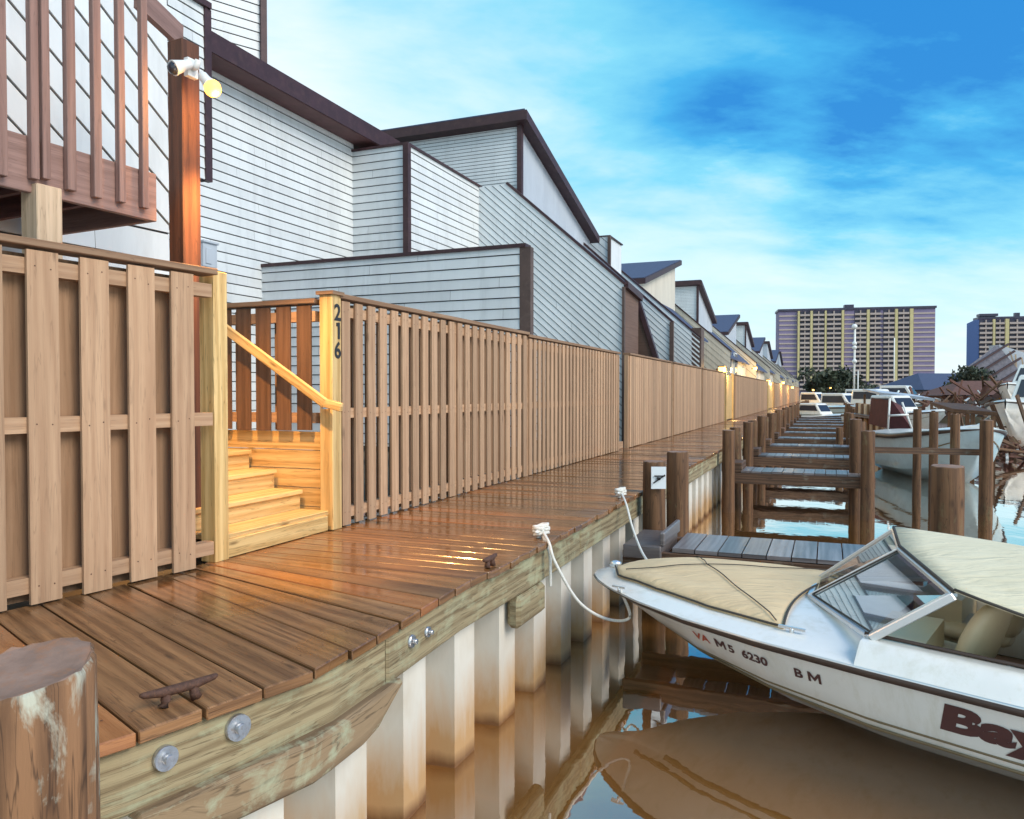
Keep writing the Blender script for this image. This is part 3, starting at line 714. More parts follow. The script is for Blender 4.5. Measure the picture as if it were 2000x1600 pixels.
def siding(poly3, outward, parent, board=.175, gap=.017, angle=0.0, mat='siding', name='siding', base=True, lap=.014, origin=None):
    """poly3: convex planar vertical polygon; boards are real overlapping strips over a dark backing that paints the lap shadow"""
    p = [Vector(q) for q in poly3]; n = Vector(outward).normalized(); ex = n.cross(Z)*-1; ex.normalize()
    o = p[0] if origin is None else origin
    P2 = [((q-o).dot(ex), (q-o).z) for q in p]
    nn = (-math.sin(angle), math.cos(angle)); dirv = (math.cos(angle), math.sin(angle))
    cs = [q[0]*nn[0]+q[1]*nn[1] for q in P2]; c0 = min(cs); k = 0; mb = MB(); back = MB()
    W = lambda q, off: o+ex*q[0]+Z*q[1]+n*off
    while c0+k*board < max(cs):
        lo, hi = c0+k*board+gap, min(c0+(k+1)*board, max(cs)); k += 1
        s_ = clip(clip(P2, nn, lo, False), nn, hi, True)
        if len(s_) < 3: continue
        for s_ in joints(s_):
          offs = [lap+.012 - lap*((q[0]*nn[0]+q[1]*nn[1]-lo)/max(1e-6, board-gap)) for q in s_]
          t = random.random(); r_ = t*40
          mb.face([W(q, f) for q, f in zip(s_, offs)], [(q[0]*dirv[0]+q[1]*dirv[1]+r_, q[0]*nn[0]+q[1]*nn[1]) for q in s_], t)
          low = [q for q in s_ if abs(q[0]*nn[0]+q[1]*nn[1]-lo) < 1e-5]
          if len(low) == 2: mb.face([W(low[0], lap+.012), W(low[1], lap+.012), W(low[1], -.004), W(low[0], -.004)], None, t)
    mb.build(name, M[mat], parent)
    if base:
        back.prism([W(q, 0) for q in P2], n*-.12, .5); back.build('wall', M['groove'], parent)
def trim(parent, a, b, w, h, mat='trim', name='trim', up=Z):
    mb = MB(); mb.beam(a, b, w, h, up); return mb.build(name, M[mat], parent)

# ------------------------------------------------------------------ nearest house (balcony, long wall, bay)
VA = 5.83; uBay = UofV(1025, .5)
h1 = thing('townhouse', 'nearest pale sided house with balcony, long eave and flat projecting bay', 'house', uv(2, VA), 'pale sided townhouses in a row')
ZE = (Vp(600, 168, 5.3)).z
zA = Vp(690, 262, VA).z
uA0, uA1 = UofV(325, VA), UofV(690, VA)
siding([uv(uA0-2.5, VA, 0), uv(uA1+.02, VA, 0), uv(uA1+.02, VA, ZE-.05), uv(uA0-2.5, VA, ZE-.05)], -V, h1, board=.175)
ev = MB(); ue1 = UofV(783, 5.3)
ev.prism([uv(UofV(408, 5.3), 5.3, ZE-.02), uv(UofV(408, 5.3), 5.3, ZE-.36), uv(UofV(408, 5.3), VA-.02, ZE-.36), uv(UofV(408, 5.3), VA+4, ZE-.12), uv(UofV(408, 5.3), VA+4, ZE-.02)], U*(ue1-UofV(408, 5.3)), .5); ev.build('roof', M['trim'], h1)
sf = MB(); sf.prism([uv(UofV(404, 5.3)+.02, 5.32, ZE-.375), uv(ue1-.02, 5.32, ZE-.375), uv(ue1-.02, VA-.03, ZE-.375), uv(UofV(404, 5.3)+.02, VA-.03, ZE-.375)], Z*.012, .5); sf.build('soffit', M['soffit'], h1)
vO = 5.26; uO = UofV(408, vO); zO0, zO1 = Vp(405, 355, vO).z, Vp(405, 20, vO).z
siding([uv(uO-6, vO, zO0), uv(uO, vO, zO0), uv(uO, vO, zO1), uv(uO-6, vO, zO1)], -V, h1)
mb = MB(); mb.box(uv(uO, vO+.13, zO0), U, V, Z, (-6, -.01), (0, VA-vO-.14), (0, zO1-zO0)); mb.build('overhang', M['siding'], h1)
mb = MB(); mb.box(uv(uO, vO, zO1), U, V, Z, (-6, .05), (-.08, VA-vO+.3), (.002, .10)); mb.build('overhang_cap', M['trim'], h1)
trim(h1, uv(uO, vO-.0, zO0), uv(uO, vO-.0, zO1), .10, .14, name='corner_trim', up=U)
# angled upper storey wall
an = Vector((math.sin(R(51)), math.cos(R(51)), 0)); q1 = Dp(512, 60, 15.2); nb_ = Vector((an.y, -an.x, 0))
siding([Vector((*(q1-an*3.2).xy, 7.0)), Vector((*q1.xy, 7.0)), Vector((*q1.xy, 10.5)), Vector((*(q1-an*3.2).xy, 10.5))], nb_, h1, board=.175)
trim(h1, Vector((*q1.xy, 7.0))+nb_*.05, Vector((*q1.xy, 10.5))+nb_*.05, .1, .12, name='corner_trim', up=an)
bs = MB(); bs.prism([Vector((*q1.xy, 7.0))-nb_*.13, Vector((*(q1-an*3.2).xy, 7.0))-nb_*.13, Vector((*(q1-an*3.2).xy, 7))-nb_*2, Vector((*q1.xy, 7.0))-nb_*2-an*1.5], Z*3.5, .5); bs.build('upper_storey', M['siding'], h1)
# bay
zb1 = Up(1018, 480, uBay).z; vB1 = .5
siding([uv(uBay, VA, .3), uv(uBay, vB1, .3), uv(uBay, vB1, zb1-.03), uv(uBay, VA, zb1-.03)], -U, h1, board=.175)
mb = MB(); mb.box(uv(uBay, vB1, zb1), U, V, Z, (-.05, .20), (-.03, VA-vB1-.02), (-.03, .03)); mb.build('wing_cap', M['trim'], h1)
trim(h1, uv(uBay+.04, vB1-.015, .3), uv(uBay+.04, vB1-.015, zb1-.03), .19, .14, 'trim_brown', 'corner_trim', U)
# near-left wing behind the balcony
bd = Vector((math.sin(R(26.3)), math.cos(R(26.3)), 0)); bn = Vector((bd.y, -bd.x, 0))
B0 = Dp(0, 362, 4.5); ZB = B0.z
Wb = Vector((*(B0-bn*1.5).xy, 0))
siding([Wb-bd*3+Z*(ZB+.33), Wb+bd*2.4+Z*(ZB+.33), Wb+bd*2.4+Z*6.6, Wb-bd*3+Z*6.6], bn, h1, board=.24, angle=R(-38), gap=.016)
siding([Wb-bd*3, Wb+bd*2.4, Wb+bd*2.4+Z*(ZB+.33), Wb-bd*3+Z*(ZB+.33)], bn, h1, board=.27)
endp = Wb+bd*2.4
siding([endp-bn*5.5, endp, endp+Z*6.6, endp-bn*5.5+Z*6.6][::-1], bd, h1, board=.27)
bk = MB(); bk.prism([Wb-bd*3-bn*.14, Wb+bd*2.35-bn*.14, Wb+bd*2.35-bn*5, Wb-bd*3-bn*5], Z*6.6, .5); bk.build('wing_body', M['siding'], h1)
# balcony
Lb = 1.066; BL = -2.6
bal = MB(); bal.box(Vector((*B0.xy, ZB)), bd, bn, Z, (BL, Lb), (-.045, 0), (0, .335)); bal.box(Vector((*(B0+bd*Lb).xy, ZB)), -bn, bd, Z, (.046, 1.45), (-.045, 0), (0, .335))
balo = bal.build('balcony', M['balcony'], h1, bevel=.004)
fl_ = MB()
k = 0.05
while k < 1.4: fl_.box(Vector((*(B0-bn*k).xy, ZB+.30)), bd, bn, Z, (BL, Lb-.05), (-.135, -.005), (0, .03)); k += .14
fl_.build('balcony_floor', M['balcony'], h1)
jo = MB(); k = BL+.1
while k < Lb: jo.box(Vector((*(B0+bd*k).xy, ZB+.06)), -bn, bd, Z, (.05, 1.44), (-.02, .02), (0, .235)); k += .40
jo.build('joists', M['joist'], h1)
def balu(px, py, w=.05):
    # position along the fascia where the pixel column meets it
    d = raydir(px, 768); o = Vector((0, 0)); 
    den = d.x*bd.y-d.y*bd.x; kk = ((B0.x)*bd.y-(B0.y)*bd.x)/den; P = Vector((d.x*kk, d.y*kk, 0)); s_ = (P-Vector((*B0.xy, 0))).dot(bd)
    z = Dp(px, py, P.y).z; return s_, z
for px, py, w in ((-95, 330, .055), (-42, 335, .055), (3, 345, .055), (66, 352, .05), (88, 352, .05), (137, 374, .06), (188, 388, .055), (235, 397, .05), (280, 408, .05)):
    s_, z = balu(px, py); mb = MB(); mb.box(Vector((*(B0+bd*s_).xy, 0)), Z, bd, bn, (z, 4.35), (-w/2, w/2), (.004, .05)); mb.build('baluster', M['balcony'], balo, bevel=.004)
mb = MB(); mb.box(Vector((*B0.xy, 4.35)), bd, bn, Z, (BL, Lb), (-.06, .09), (0, .05)); mb.beam(Dp(268, -8, 5.5), Dp(352, 72, 6.05), .05, .17); mb.build('top_rail', M['balcony'], balo)
for px, D in ((82, 4.75),):
    p = Dp(px, 430, D); mb = MB(); mb.box(Vector((p.x, p.y, 0)), Z, bd, bn, (0, ZB+.055), (-.08, .08), (-.08, .08)); mb.build('balcony_post', M['balcony_post'], h1, bevel=.006)
pp = Dp(358, 300, 5.75)
tp = thing('timber_post', 'tall dark timber post lit orange below the floodlight', 'post', Vector((pp.x, pp.y, 0)))
mb = MB(); mb.box(Vector((pp.x, pp.y, 0)), Z, bd, bn, (0, Dp(358, 84, 5.75).z), (-.07, .09), (-.08, .08)); mb.build('post_shaft', M['post_brown'], tp, bevel=.008)
# electrical box
p = Vp(402, 500, VA-.1); mb = MB(); mb.box(p, U, V, Z, (-.16, .16), (-.1, .06), (-.20, .20)); mb.box(p, U, V, Z, (-.18, .18), (-.13, .06), (.20, .24)); mb.box(p, U, V, Z, (-.11, .02), (-.115, -.1), (-.15, .12))
tag(mb.build('meter_box', M['flat_wall'], None, bevel=.008), 'small grey meter box on the pale wall above the fence', 'meter box')
# floodlight
fpos = Dp(372, 135, 5.6)
fl = thing('floodlight', 'twin white floodlight on the timber post, one bulb glowing', 'lamp', fpos)
mb = MB(); mb.box(fpos, bd, bn, Z, (-.04, .05), (-.02, .02), (-.06, .07)); mb.tube([fpos+bn*.02, fpos+bn*.06, fpos+bn*.08+Z*.05], .022, 10); mb.build('mount', M['white'], fl)
def head(c, d, lit):
    d = Vector(d).normalized(); path = [c-d*.08, c-d*.06, c-d*.02, c+d*.05, c+d*.07]; rr = [.022, .034, .036, .05, .055]
    mb = MB(); mb.tube(path, lambda s_: rr[int(round(s_*4))], 16); ho = mb.build('lamp_head', M['white'], fl)
    mb = MB(); mb.ball(c+d*.065, .060 if lit else .046); mb.build('bulb', M['lamp_on'] if lit else M['window'], ho)
head(fpos+Vector((-.02, -.1, -.02)), (-.55, -.6, -.45), False)
lb = Dp(405, 160, 5.5); head(lb, (.65, -.15, -.8), True)
def lamp_light(name, loc, energy, parent, radius=.05, col=(1, .58, .2), spot=None):
    l = bpy.data.lights.new(name, 'SPOT' if spot else 'POINT'); l.energy = energy; l.color = col; l.shadow_soft_size = radius
    o = bpy.data.objects.new(name, l); COL.objects.link(o); o.parent = parent; o.location = Vector(loc)-ORIGIN[parent]
    if spot: l.spot_size = R(spot[0]); l.spot_blend = .6; o.rotation_euler = (Vector(spot[1])-Vector(loc)).to_track_quat('-Z', 'Y').to_euler()
    return o
lamp_light('bulb_glow', lb+Vector((.07, -.02, -.10)), 26, fl, .05, (1, .5, .14))
lamp_light('flood_beam', lb+Vector((.09, -.03, -.12)), 330, fl, .06, (1, .52, .16), (75, uv(-.55, .1, .2)))

# ------------------------------------------------------------------ second house: corner, sloped end wall, dormer
uB = uA1; vC = VofU(795, uB); uD = 12.8
h2 = thing('townhouse', 'pale house with diagonal sided sloping end wall and plum edged shed dormer', 'house', uv(14, 3), 'pale sided townhouses in a row')
zBt = Up(795, 283, uB).z
siding([uv(uB, VA, 0), uv(uB, vC, 0), uv(uB, vC, zBt), uv(uB, VA, Up(690, 292, uB).z)], -U, h2, board=.175)
siding([uv(uB, vC, 0), uv(uD+.2, vC, 0), uv(uD+.2, vC, zBt), uv(uB, vC, zBt)], -V, h2, board=.175)
trim(h2, uv(uB-.03, vC-.03, 0), uv(uB-.03, vC-.03, zBt+.02), .13, .13, name='corner_trim', up=U)
mb = MB(); mb.box(uv(uB, vC, zBt), U, V, Z, (-.06, uD-uB+.2), (-.06, VA-vC), (0, .05)); mb.build('low_roof', M['trim'], h2)
def fin(parent, u, v0, z0, v1, z1, vback, board=.14, zb=0.0, mat='siding', edge=True, gap=.016, thick=.2):
    """end wall across the row: level top from vback to v1, then sloping down to the water side (v0,z0)"""
    poly = [uv(u, vback, zb), uv(u, v0, zb), uv(u, v0, z0), uv(u, v1, z1), uv(u, vback, z1)]
    ang = math.atan2(z1-z0, v1-v0)
    siding(poly, -U, parent, board=board, angle=-ang, mat=mat, gap=gap, origin=uv(u, v0, z0))
    if edge:
        mb = MB(); mb.beam(uv(u+.07, v0-.05, z0+.0), uv(u+.07, v1, z1+.03), .22, .06, up=Z); mb.build('verge', M['trim'], parent)
zD0, zD1 = Up(1218, 556, uD).z, Up(990, 360, uD).z; vD0, vD1 = VofU(1218, uD), VofU(990, uD)
fin(h2, uD, vD0, zD0, vD1, zD1, vC)
# roof behind the end wall (recessed court in front), up to the ridge
def shed(parent, upk, ulow, vfront, vback, zpk, zlow, zb, wallmat='siding', fine=.092, detail=True):
    """dormer whose roof falls from upk to ulow; its gable side faces the water"""
    sgn = 1 if ulow > upk else -1
    if detail and sgn > 0: siding([uv(upk, vback, zb), uv(upk, vfront, zb), uv(upk, vfront, zpk-.1), uv(upk, vback, zpk-.1)], -U, parent, board=fine, gap=.012, lap=.008)
    mb = MB(); mb.prism([uv(upk+sgn*.0, vfront, zb), uv(ulow, vfront, zb), uv(ulow, vfront, zlow-.12), uv(upk, vfront, zpk-.12)], V*(vback-vfront), .5); 
    mb.build('dormer_wall', M['flat_wall'] if wallmat == 'siding' else M[wallmat], parent)
    mb = MB(); e = .28; d = (uv(ulow, 0, zlow)-uv(upk, 0, zpk)); dd = d.normalized()
    A = uv(upk, vfront-.3, zpk)-dd*e; B = uv(ulow, vfront-.3, zlow)+dd*.15
    mb.prism([A+Z*-.2, B+Z*-.2, B+Z*.04, A+Z*.04], V*(vback-vfront+.6), .5); mb.build('dormer_roof', [M['trim']], parent)
    mb = MB(); mb.prism([A+Z*.045+V*.06, B+Z*.045+V*.06, B+Z*.075+V*.06, A+Z*.075+V*.06], V*(vback-vfront+.48), .5); mb.build('shingles', M['shingle'], parent)
    if detail: trim(parent, uv(upk-.02, vfront-.02, zb), uv(upk-.02, vfront-.02, zpk-.15), .13, .13, name='corner_trim', up=U)
uE = 13.05; vF = VofU(1015, uE)
shed(h2, uE, 19.4, vF, 7.2, Up(1020, 232, uE).z, 6.5, 3.2)
def court(parent, u0, u1, body_to=9.0, vf=1.75, clad='brown_clad', z1=5.75):
    mb = MB(); z0 = z1-2.85+(vf-.5)*.9
    mb.prism([uv(u0+.13, vf, -.1), uv(u0+.13, vf, z0-.1), uv(u0+.13, 3.6, z1-.12), uv(u0+.13, body_to, z1-.12), uv(u0+.13, body_to, -.1)], U*(u1-u0-.16), .5); mb.build('recess_wall', M[clad], parent)
    mb = MB(); mb.prism([uv(u0+.2, vf-.25, z0-.3), uv(u0+.2, 3.62, z1-.05), uv(u0+.2, 3.62, z1+.03), uv(u0+.2, vf-.25, z0-.2)], U*(u1-u0-.25), .5); mb.build('roof', M['shingle'], parent)
court(h2, uD, 18.7)
# brown clad front box with plum cap, and slanted buttress
ub1 = UofV(1246, vD0)
mb = MB(); mb.box(uv(uD+.01, vD0, 0), U, V, Z, (.13, ub1-uD), (.0, .9), (0, zD0-.1)); mb.build('entry_box', M['brown_clad'], h2)
mb = MB(); mb.prism([uv(uD+.04, vD0-.1, zD0-.08), uv(ub1+.1, vD0-.1, zD0-.22), uv(ub1+.1, vD0+.9, zD0-.22), uv(uD+.04, vD0+.9, zD0-.08)], Z*.16, .5); mb.build('entry_cap', M['trim'], h2)
ubt = ub1+.5
mb = MB(); mb.prism([Up(1243, 588, ubt), Up(1281, 708, ubt), Up(1282, 800, ubt), Up(1243, 800, ubt)], U*.12, .5); mb.build('buttress', M['brown_clad'], h2)
mb = MB(); mb.beam(Up(1245, 586, ubt)+U*.06, Up(1285, 712, ubt)+U*.06, .2, .12); mb.build('buttress_trim', M['trim'], h2)
trim(h2, uv(uD-.02, vD0-.0, 0), uv(uD-.02, vD0, zD0-.06), .06, .10, 'trim_brown', 'corner_trim', U)
# small parapet box on the roof
bx = thing('roof_box', 'small pale diagonal sided box standing on the roof slope', 'chimney', uv(20, 3.5, 5), None)
vb0, vb1 = VofU(1188, 20), VofU(1103, 20); zt = Up(1188, 462, 20).z
siding([uv(20, vb1, 4.2), uv(20, vb0, 4.2), uv(20, vb0, zt), uv(20, vb1, zt)], -U, bx, board=.2, angle=R(-42))
mb = MB(); mb.box(uv(20.14, vb0, 4.2), U, V, Z, (0, 1.6), (0, vb1-vb0), (0, zt-4.2-.01)); mb.build('box_body', M['siding'], bx)
trim(bx, uv(19.98, vb0-.03, 4.2), uv(19.98, vb0-.03, zt+.03), .10, .10, 'trim_brown', 'corner_trim', U)
mb = MB(); mb.box(uv(19.96, vb0-.06, zt), U, V, Z, (0, 1.8), (0, vb1-vb0+.1), (.0, .04)); mb.build('box_cap', M['trim'], bx)

# ------------------------------------------------------------------ third and later houses
h3 = thing('townhouse', 'pale house with two slanted white end walls and blue shingled dormer', 'house', uv(22, 3), 'pale sided townhouses in a row')
fin(h3, 18.72, .5, Vp(1308, 628, .5).z, 3.6, Vp(1308, 628, .5).z+2.85, 4.4)
trim(h3, uv(18.69, .48, 0), uv(18.69, .48, Vp(1308, 628, .5).z), .12, .10, 'trim_brown', 'corner_trim', U)
court(h3, 18.72, 24.4)
u3 = UofV(1366, .5)
fin(h3, u3, .5, Vp(1366, 660, .5).z, 3.6, Vp(1366, 660, .5).z+2.75, 4.4)
mb = MB(); mb.box(uv(u3, .5, 0), U, V, Z, (-.02, .75), (-.06, .3), (0, Vp(1366, 640, .5).z)); mb.build('corner_post', M['trim_brown'], h3)
court(h3, u3, 34)
shed(h3, 34.6, 26.4, 3.3, 7.2, 8.0, 6.0, 3.2, 'siding_warm', detail=False)
names_far = [(42.0, 'grey house with plum edged peaked dormer above the brightest lamp'), (71.5, 'smaller pale house with second plum peaked dormer along the row'), (101.0, 'distant pale house with third plum peaked dormer'), (128.0, 'farthest cottage with narrow peaked dormer before the tower')]
for k, (up_, lb_) in enumerate(names_far):
    hh = thing('townhouse', lb_, 'house', uv(up_, 3), 'pale sided townhouses in a row')
    shed(hh, up_, up_+6.5, 3.3, 7.2, 7.9, 6.2, 3.2, detail=k < 2)
    if k < 3: shed(hh, up_+21.5, up_+13.5, 3.3, 7.2, 7.9, 5.9, 3.2, detail=False)
    ua = up_-6.5
    fin(hh, ua, .6, 3.35, 3.7, 6.1, 5.5, mat='siding_warm', board=.24 if k < 1 else .5, gap=.006)
    court(hh, ua, up_+9, vf=1.3, clad='siding_warm', z1=5.6)
    fin(hh, up_+9.1, .6, 3.3, 3.6, 6.0, 5.5, mat='siding_warm', board=.5, gap=.02)
    court(hh, up_+9.1, up_+22.4, vf=1.0, clad='siding_warm', z1=5.6)
    for q in range(3):
        wu = ua+1.6+q*3.2; mb = MB(); mb.box(uv(wu, 1.28 if q else 1.28, 2.2), U, V, Z, (0, 1.3), (-.05, .05), (0, 1.5)); wn = mb.build('window_frame', M['white'], hh)
        mb = MB(); mb.box(uv(wu, 1.28, 2.2), U, V, Z, (.08, 1.22), (-.07, -.052), (.08, 1.42)); mb.build('pane', M['window'], wn)
# wall lamps of the row
lamps = [(1410, 722, UofV(1408, .25), .25, 'brightest wide wall lamp above the orange gate', .85), (1474, 720, 49.0, .9, 'round warm lamp high on the far pale wall', .3), (1500, 745, UofV(1499, .25), .25, 'white wall lamp above the second orange gate', .42), (1529, 748, 70, .4, 'small warm lamp under the third roof', .35), (1547, 757, 84, .4, 'warm lamp at the corner of the long low fence', .35), (1588, 762, 108, .3, 'distant warm lamp beside the last cottages', .5), (1622, 758, 135, .0, 'farthest warm lamp at the end of the row', .6)]
for px, py, u0, v0, lb_, w in lamps:
    p = Up(px, py, u0); w2 = w
    t = thing('wall_lamp', lb_, 'lamp', p, 'lit wall lamps along the row')
    mb = MB(); mb.box(p, U, V, Z, (-w2/2, w2/2), (-.12, .10), (-.10, .10)); mb.build('lamp_glass', M['lamp_soft'], t, bevel=.02)
    mb = MB(); mb.box(p, U, V, Z, (-w2/2-.04, w2/2+.04), (-.15, .12), (.102, .15)); mb.box(p, U, V, Z, (-.04, .04), (.10, max(.2, .5-v0)), (-.05, .05)); mb.build('lamp_hood', M['trim_brown'], t)
    lamp_light('lamp_glow', p-V*.35-Z*.1, 38+u0*1.3, t, .15, (1, .62, .22))

# ------------------------------------------------------------------ boats
def hull_fn(st):
    """st: rows (s, w_gunwale, z_gunwale, w_chine, z_chine, z_keel)"""
    def at(s):
        for a, b in zip(st, st[1:]):
            if s <= b[0]:
                k = (s-a[0])/(b[0]-a[0]); k2 = k
                return [a[i]+(b[i]-a[i])*k2 for i in range(6)]
        return list(st[-1])
    return at
class Boat:
    def __init__(s, tip, phi, st, dz=0):
        s.tip = Vector((tip[0], tip[1], 0)); s.a = Vector((math.cos(phi), -math.sin(phi), 0)); s.n = Vector((-math.sin(phi), -math.cos(phi), 0)); s.at = hull_fn(st); s.st = st; s.dz = dz
    def P(s, sx, w, z): return s.tip+s.a*sx+s.n*w+Z*(z+s.dz)
    def side(s, sx, k, sgn=1, off=0):
        """k 0 chine .. 1 gunwale"""
        _, wg, zg, wc, zc, zk = s.at(sx); w = wc+(wg-wc)*(k**.8); z = zc+(zg-zc)*k
        return s.P(sx, sgn*(w+off), z)
    def hull(s, parent, mats, nsec=28):
        L = s.st[-1][0]; mb = MB(); rg = []
        for i in range(nsec+1):
            sx = L*(i/nsec)**1.5 if i < nsec else L
            _, wg, zg, wc, zc, zk = s.at(sx)
            half = [(0, zk), (wc*.5, zk+(zc-zk)*.45), (wc*.93, zc-.02), (wc, zc), (wc+.02, zc+.02)]
            for k in (.2, .4, .6, .8, 1): half.append((wc+(wg-wc)*(k**.8)+.012, zc+(zg-zc)*k))
            ring = [s.P(sx, -w, z) for w, z in reversed(half)]+[s.P(sx, w, z) for w, z in half[1:]]
            rg.append(ring)
        mb.rings(rg, False, False, .5)
        tr = rg[-1]; mb.face(tr, None, .5)
        return mb.build('hull', mats, parent)
    def strip(s, k0, k1, o0, o1, s0=.0, s1=None, n=40, sgn=1):
        mb = MB(); s1 = s1 or s.st[-1][0]; rg = []
        for i in range(n+1):
            x = s0+(s1-s0)*i/n; rg.append([s.side(x, k0, sgn, o0-.02), s.side(x, k0, sgn, o1), s.side(x, k1, sgn, o1), s.side(x, k1, sgn, o0-.02)])
        mb.rings(rg, True, True, .5); return mb
TIPX = .83; TIPY = 7.22; PHI = R(40)
ST = [(0, .03, -.47, .0, -.50, -.50), (.10, .23, -.455, .02, -.53, -.53), (.25, .40, -.45, .05, -.57, -.58), (.5, .60, -.445, .14, -.635, -.70), (.9, .83, -.44, .37, -.72, -.90), (1.4, 1.02, -.44, .66, -.785, -1.10), (2.0, 1.13, -.45, .87, -.84, -1.25), (2.7, 1.19, -.46, 1.0, -.88, -1.34), (3.5, 1.21, -.48, 1.05, -.90, -1.38), (5.6, 1.15, -.50, 1.05, -.92, -1.38)]
bt = thing('motorboat', 'white open motorboat with cream bow cover and raked windscreen, nearest boat', 'boat', Vector((TIPX+2, TIPY-1.7, WATER)))
B = Boat((TIPX, TIPY), PHI, ST)
B.hull(bt, M['gel'])
for sgn in (-1, 1):
    B.strip(.90, 1.0, 0, .032, .0, None, 60, sgn).build('rub_rail', M['rub'], bt)
    B.strip(.15, .185, 0, .016, .55, None, 60, sgn).build('pinstripe', M['stripe'], bt)
    B.strip(.0, .05, 0, .02, .9, None, 60, sgn).build('pinstripe', M['stripe'], bt)
    B.strip(.97, 1.02, 0, .022, .0, None, 60, sgn).build('rail_insert', M['alu'], bt)
def deck_z(sx, k):
    """height of the deck at fraction k of the half width (1 = gunwale)"""
    zg = B.at(sx)[2]; crown = .085*min(1, sx/.7); return zg+.01+crown*(1-abs(k)**2.6)
CK0, CK1, CKW = 2.62, 5.3, .93     # cockpit opening
mb = MB(); rg = []
ks = [-1, -.96, -.9, -.8, -.6, -.4, -.2, 0, .2, .4, .6, .8, .9, .96, 1]
for i in range(31):
    sx = CK0*i/30; w = B.at(sx)[1]+.012; rg.append([B.P(sx, w*k, deck_z(sx, k)) for k in ks])
mb.rings(rg, False, False, .5)
for sgn in (-1, 1):     # side decks and stern
    rg = []
    for i in range(16):
        sx = CK0+(CK1-CK0)*i/15; w = B.at(sx)[1]+.012; zg = B.at(sx)[2]
        rg.append([B.P(sx, sgn*w, zg+.01), B.P(sx, sgn*(w-.07), zg+.075), B.P(sx, sgn*(w-.13), zg+.125), B.P(sx, sgn*CKW, zg+.14), B.P(sx, sgn*(CKW-.02), zg-.36)])
    mb.rings(rg if sgn < 0 else [r_[::-1] for r_ in rg], False, False, .5)
zg = -.5; mb.face([B.P(CK1, -1.15, zg+.1), B.P(CK1, 1.15, zg+.1), B.P(5.6, 1.15, zg), B.P(5.6, -1.15, zg)], None, .5); mb.face([B.P(CK1, -1.15, zg+.1), B.P(CK1, -1.15, -1.0), B.P(CK1, 1.15, -1.0), B.P(CK1, 1.15, zg+.1)], None, .5)
mb.build('deck', M['gel'], bt)
mb = MB(); mb.prism([B.P(CK0-.1, -CKW+.05, -.86), B.P(CK0-.1, CKW-.05, -.86), B.P(CK1, CKW-.05, -.86), B.P(CK1, -CKW+.05, -.86)], Z*.03, .5); mb.build('cockpit_floor', M['carpet'], bt)
mb = MB(); mb.prism([B.P(CK0, -CKW+.02, -.83), B.P(CK0, -.3, -.83), B.P(CK0, -.3, -.31), B.P(CK0, -CKW+.02, -.34)], B.a*.32, .5); mb.prism([B.P(CK0, CKW-.02, -.83), B.P(CK0, .3, -.83), B.P(CK0, .3, -.31), B.P(CK0, CKW-.02, -.34)], B.a*.32, .5); mb.build('console', M['vinyl'], bt)
# black line around cockpit coaming
mb = MB()
mb.tube([B.P(CK0+(CK1-CK0)*i/15, CKW+.03, B.at(CK0+(CK1-CK0)*i/15)[2]+.15) for i in range(16)], .012, 8, .5); mb.build('coaming_trim', M['rub'], bt)
# bow cover
def cov_w(sx):
    w = B.at(sx)[1]-.13-.07*min(1, sx)
    return max(.02, w)*min(1, ((sx-.20)/.22)**.5 if sx > .2 else 0)
CS0, CS1 = .2, 1.97
def covP(sx, k, lift=0.0):
    back = .10*(1-k*k)                       # rear edge bows aft at the sides
    s2 = CS0+(CS1-CS0)*sx; s3 = s2+(.14*abs(k)**2-.02)*sx
    w = cov_w(max(.21, min(s2, 1.9))); base = B.at(s3)[2]+.01+.085*min(1, s3/.7)*(1-abs(k*w/(B.at(s3)[1]))**2.6)
    sag = .03*math.sin(math.pi*min(1, sx*1.02))*(1-k*k)-.02*math.exp(-((abs(k)-.5)/.18)**2)*math.sin(math.pi*sx)
    edge = .012+.03*min(1, (1-abs(k))*9)*min(1, sx*14)*min(1, (1-sx)*14+.15)
    return B.P(s3, k*w, base+edge+sag*.9+lift)
mb = MB(); rg = []
for i in range(33):
    rg.append([covP(i/32, -1+2*j/28) for j in range(29)])
mb.rings(rg, False, False, .5)
co = mb.build('bow_cover', M['canvas'], bt); sd = co.modifiers.new('solid', 'SOLIDIFY'); sd.thickness = .012
def seam(pts, r=.006):
    mb = MB(); mb.tube(pts, r, 6, .5); mb.build('seam', M['seam'], co)
seam([covP(i/40, -1, .012) for i in range(41)]+[covP(1, -1+2*i/20, .012) for i in range(1, 21)]+[covP(1-i/40, 1, .012) for i in range(1, 41)], .008)
cen = (.50, -.03)
for tgt in ((.27, -.98), (.96, -.95), (.16, .80), (.97, .95)):
    seam([covP(cen[0]+(tgt[0]-cen[0])*i/16, cen[1]+(tgt[1]-cen[1])*i/16, .014) for i in range(17)], .0045)
# windscreen: centre panel and two wings
S0, STOP, CW = 1.97, 2.55, .28
ctop = .10
def wpt(sx, w, z): return B.P(sx, w, z)
zc = deck_z(S0, .1)+.01
zcor = B.at(2.68)[2]+.135
C0 = {-1: wpt(1.86, -.46, zc), 1: wpt(2.0, .14, zc)}; CT = {-1: wpt(2.44, -.46, .13), 1: wpt(2.62, .12, .09)}
K0 = {s_: wpt(2.66, s_*.98, zcor) for s_ in (-1, 1)}; KT = {s_: wpt(3.10, s_*.90, .0) for s_ in (-1, 1)}
ws = MB(); 
def bar(a, b, w=.038, h=.03): ws.beam(a, b, w, h, t=.5)
for s_ in (-1, 1):
    bar(C0[s_], CT[s_], .045); bar(CT[s_], KT[s_], .05); bar(KT[s_], K0[s_], .075, .05); bar(K0[s_], C0[s_], .045)
bar(C0[-1], C0[1]); bar(CT[-1], CT[1])
wso = ws.build('windscreen', M['alu'], bt, bevel=.006)
gk = MB()
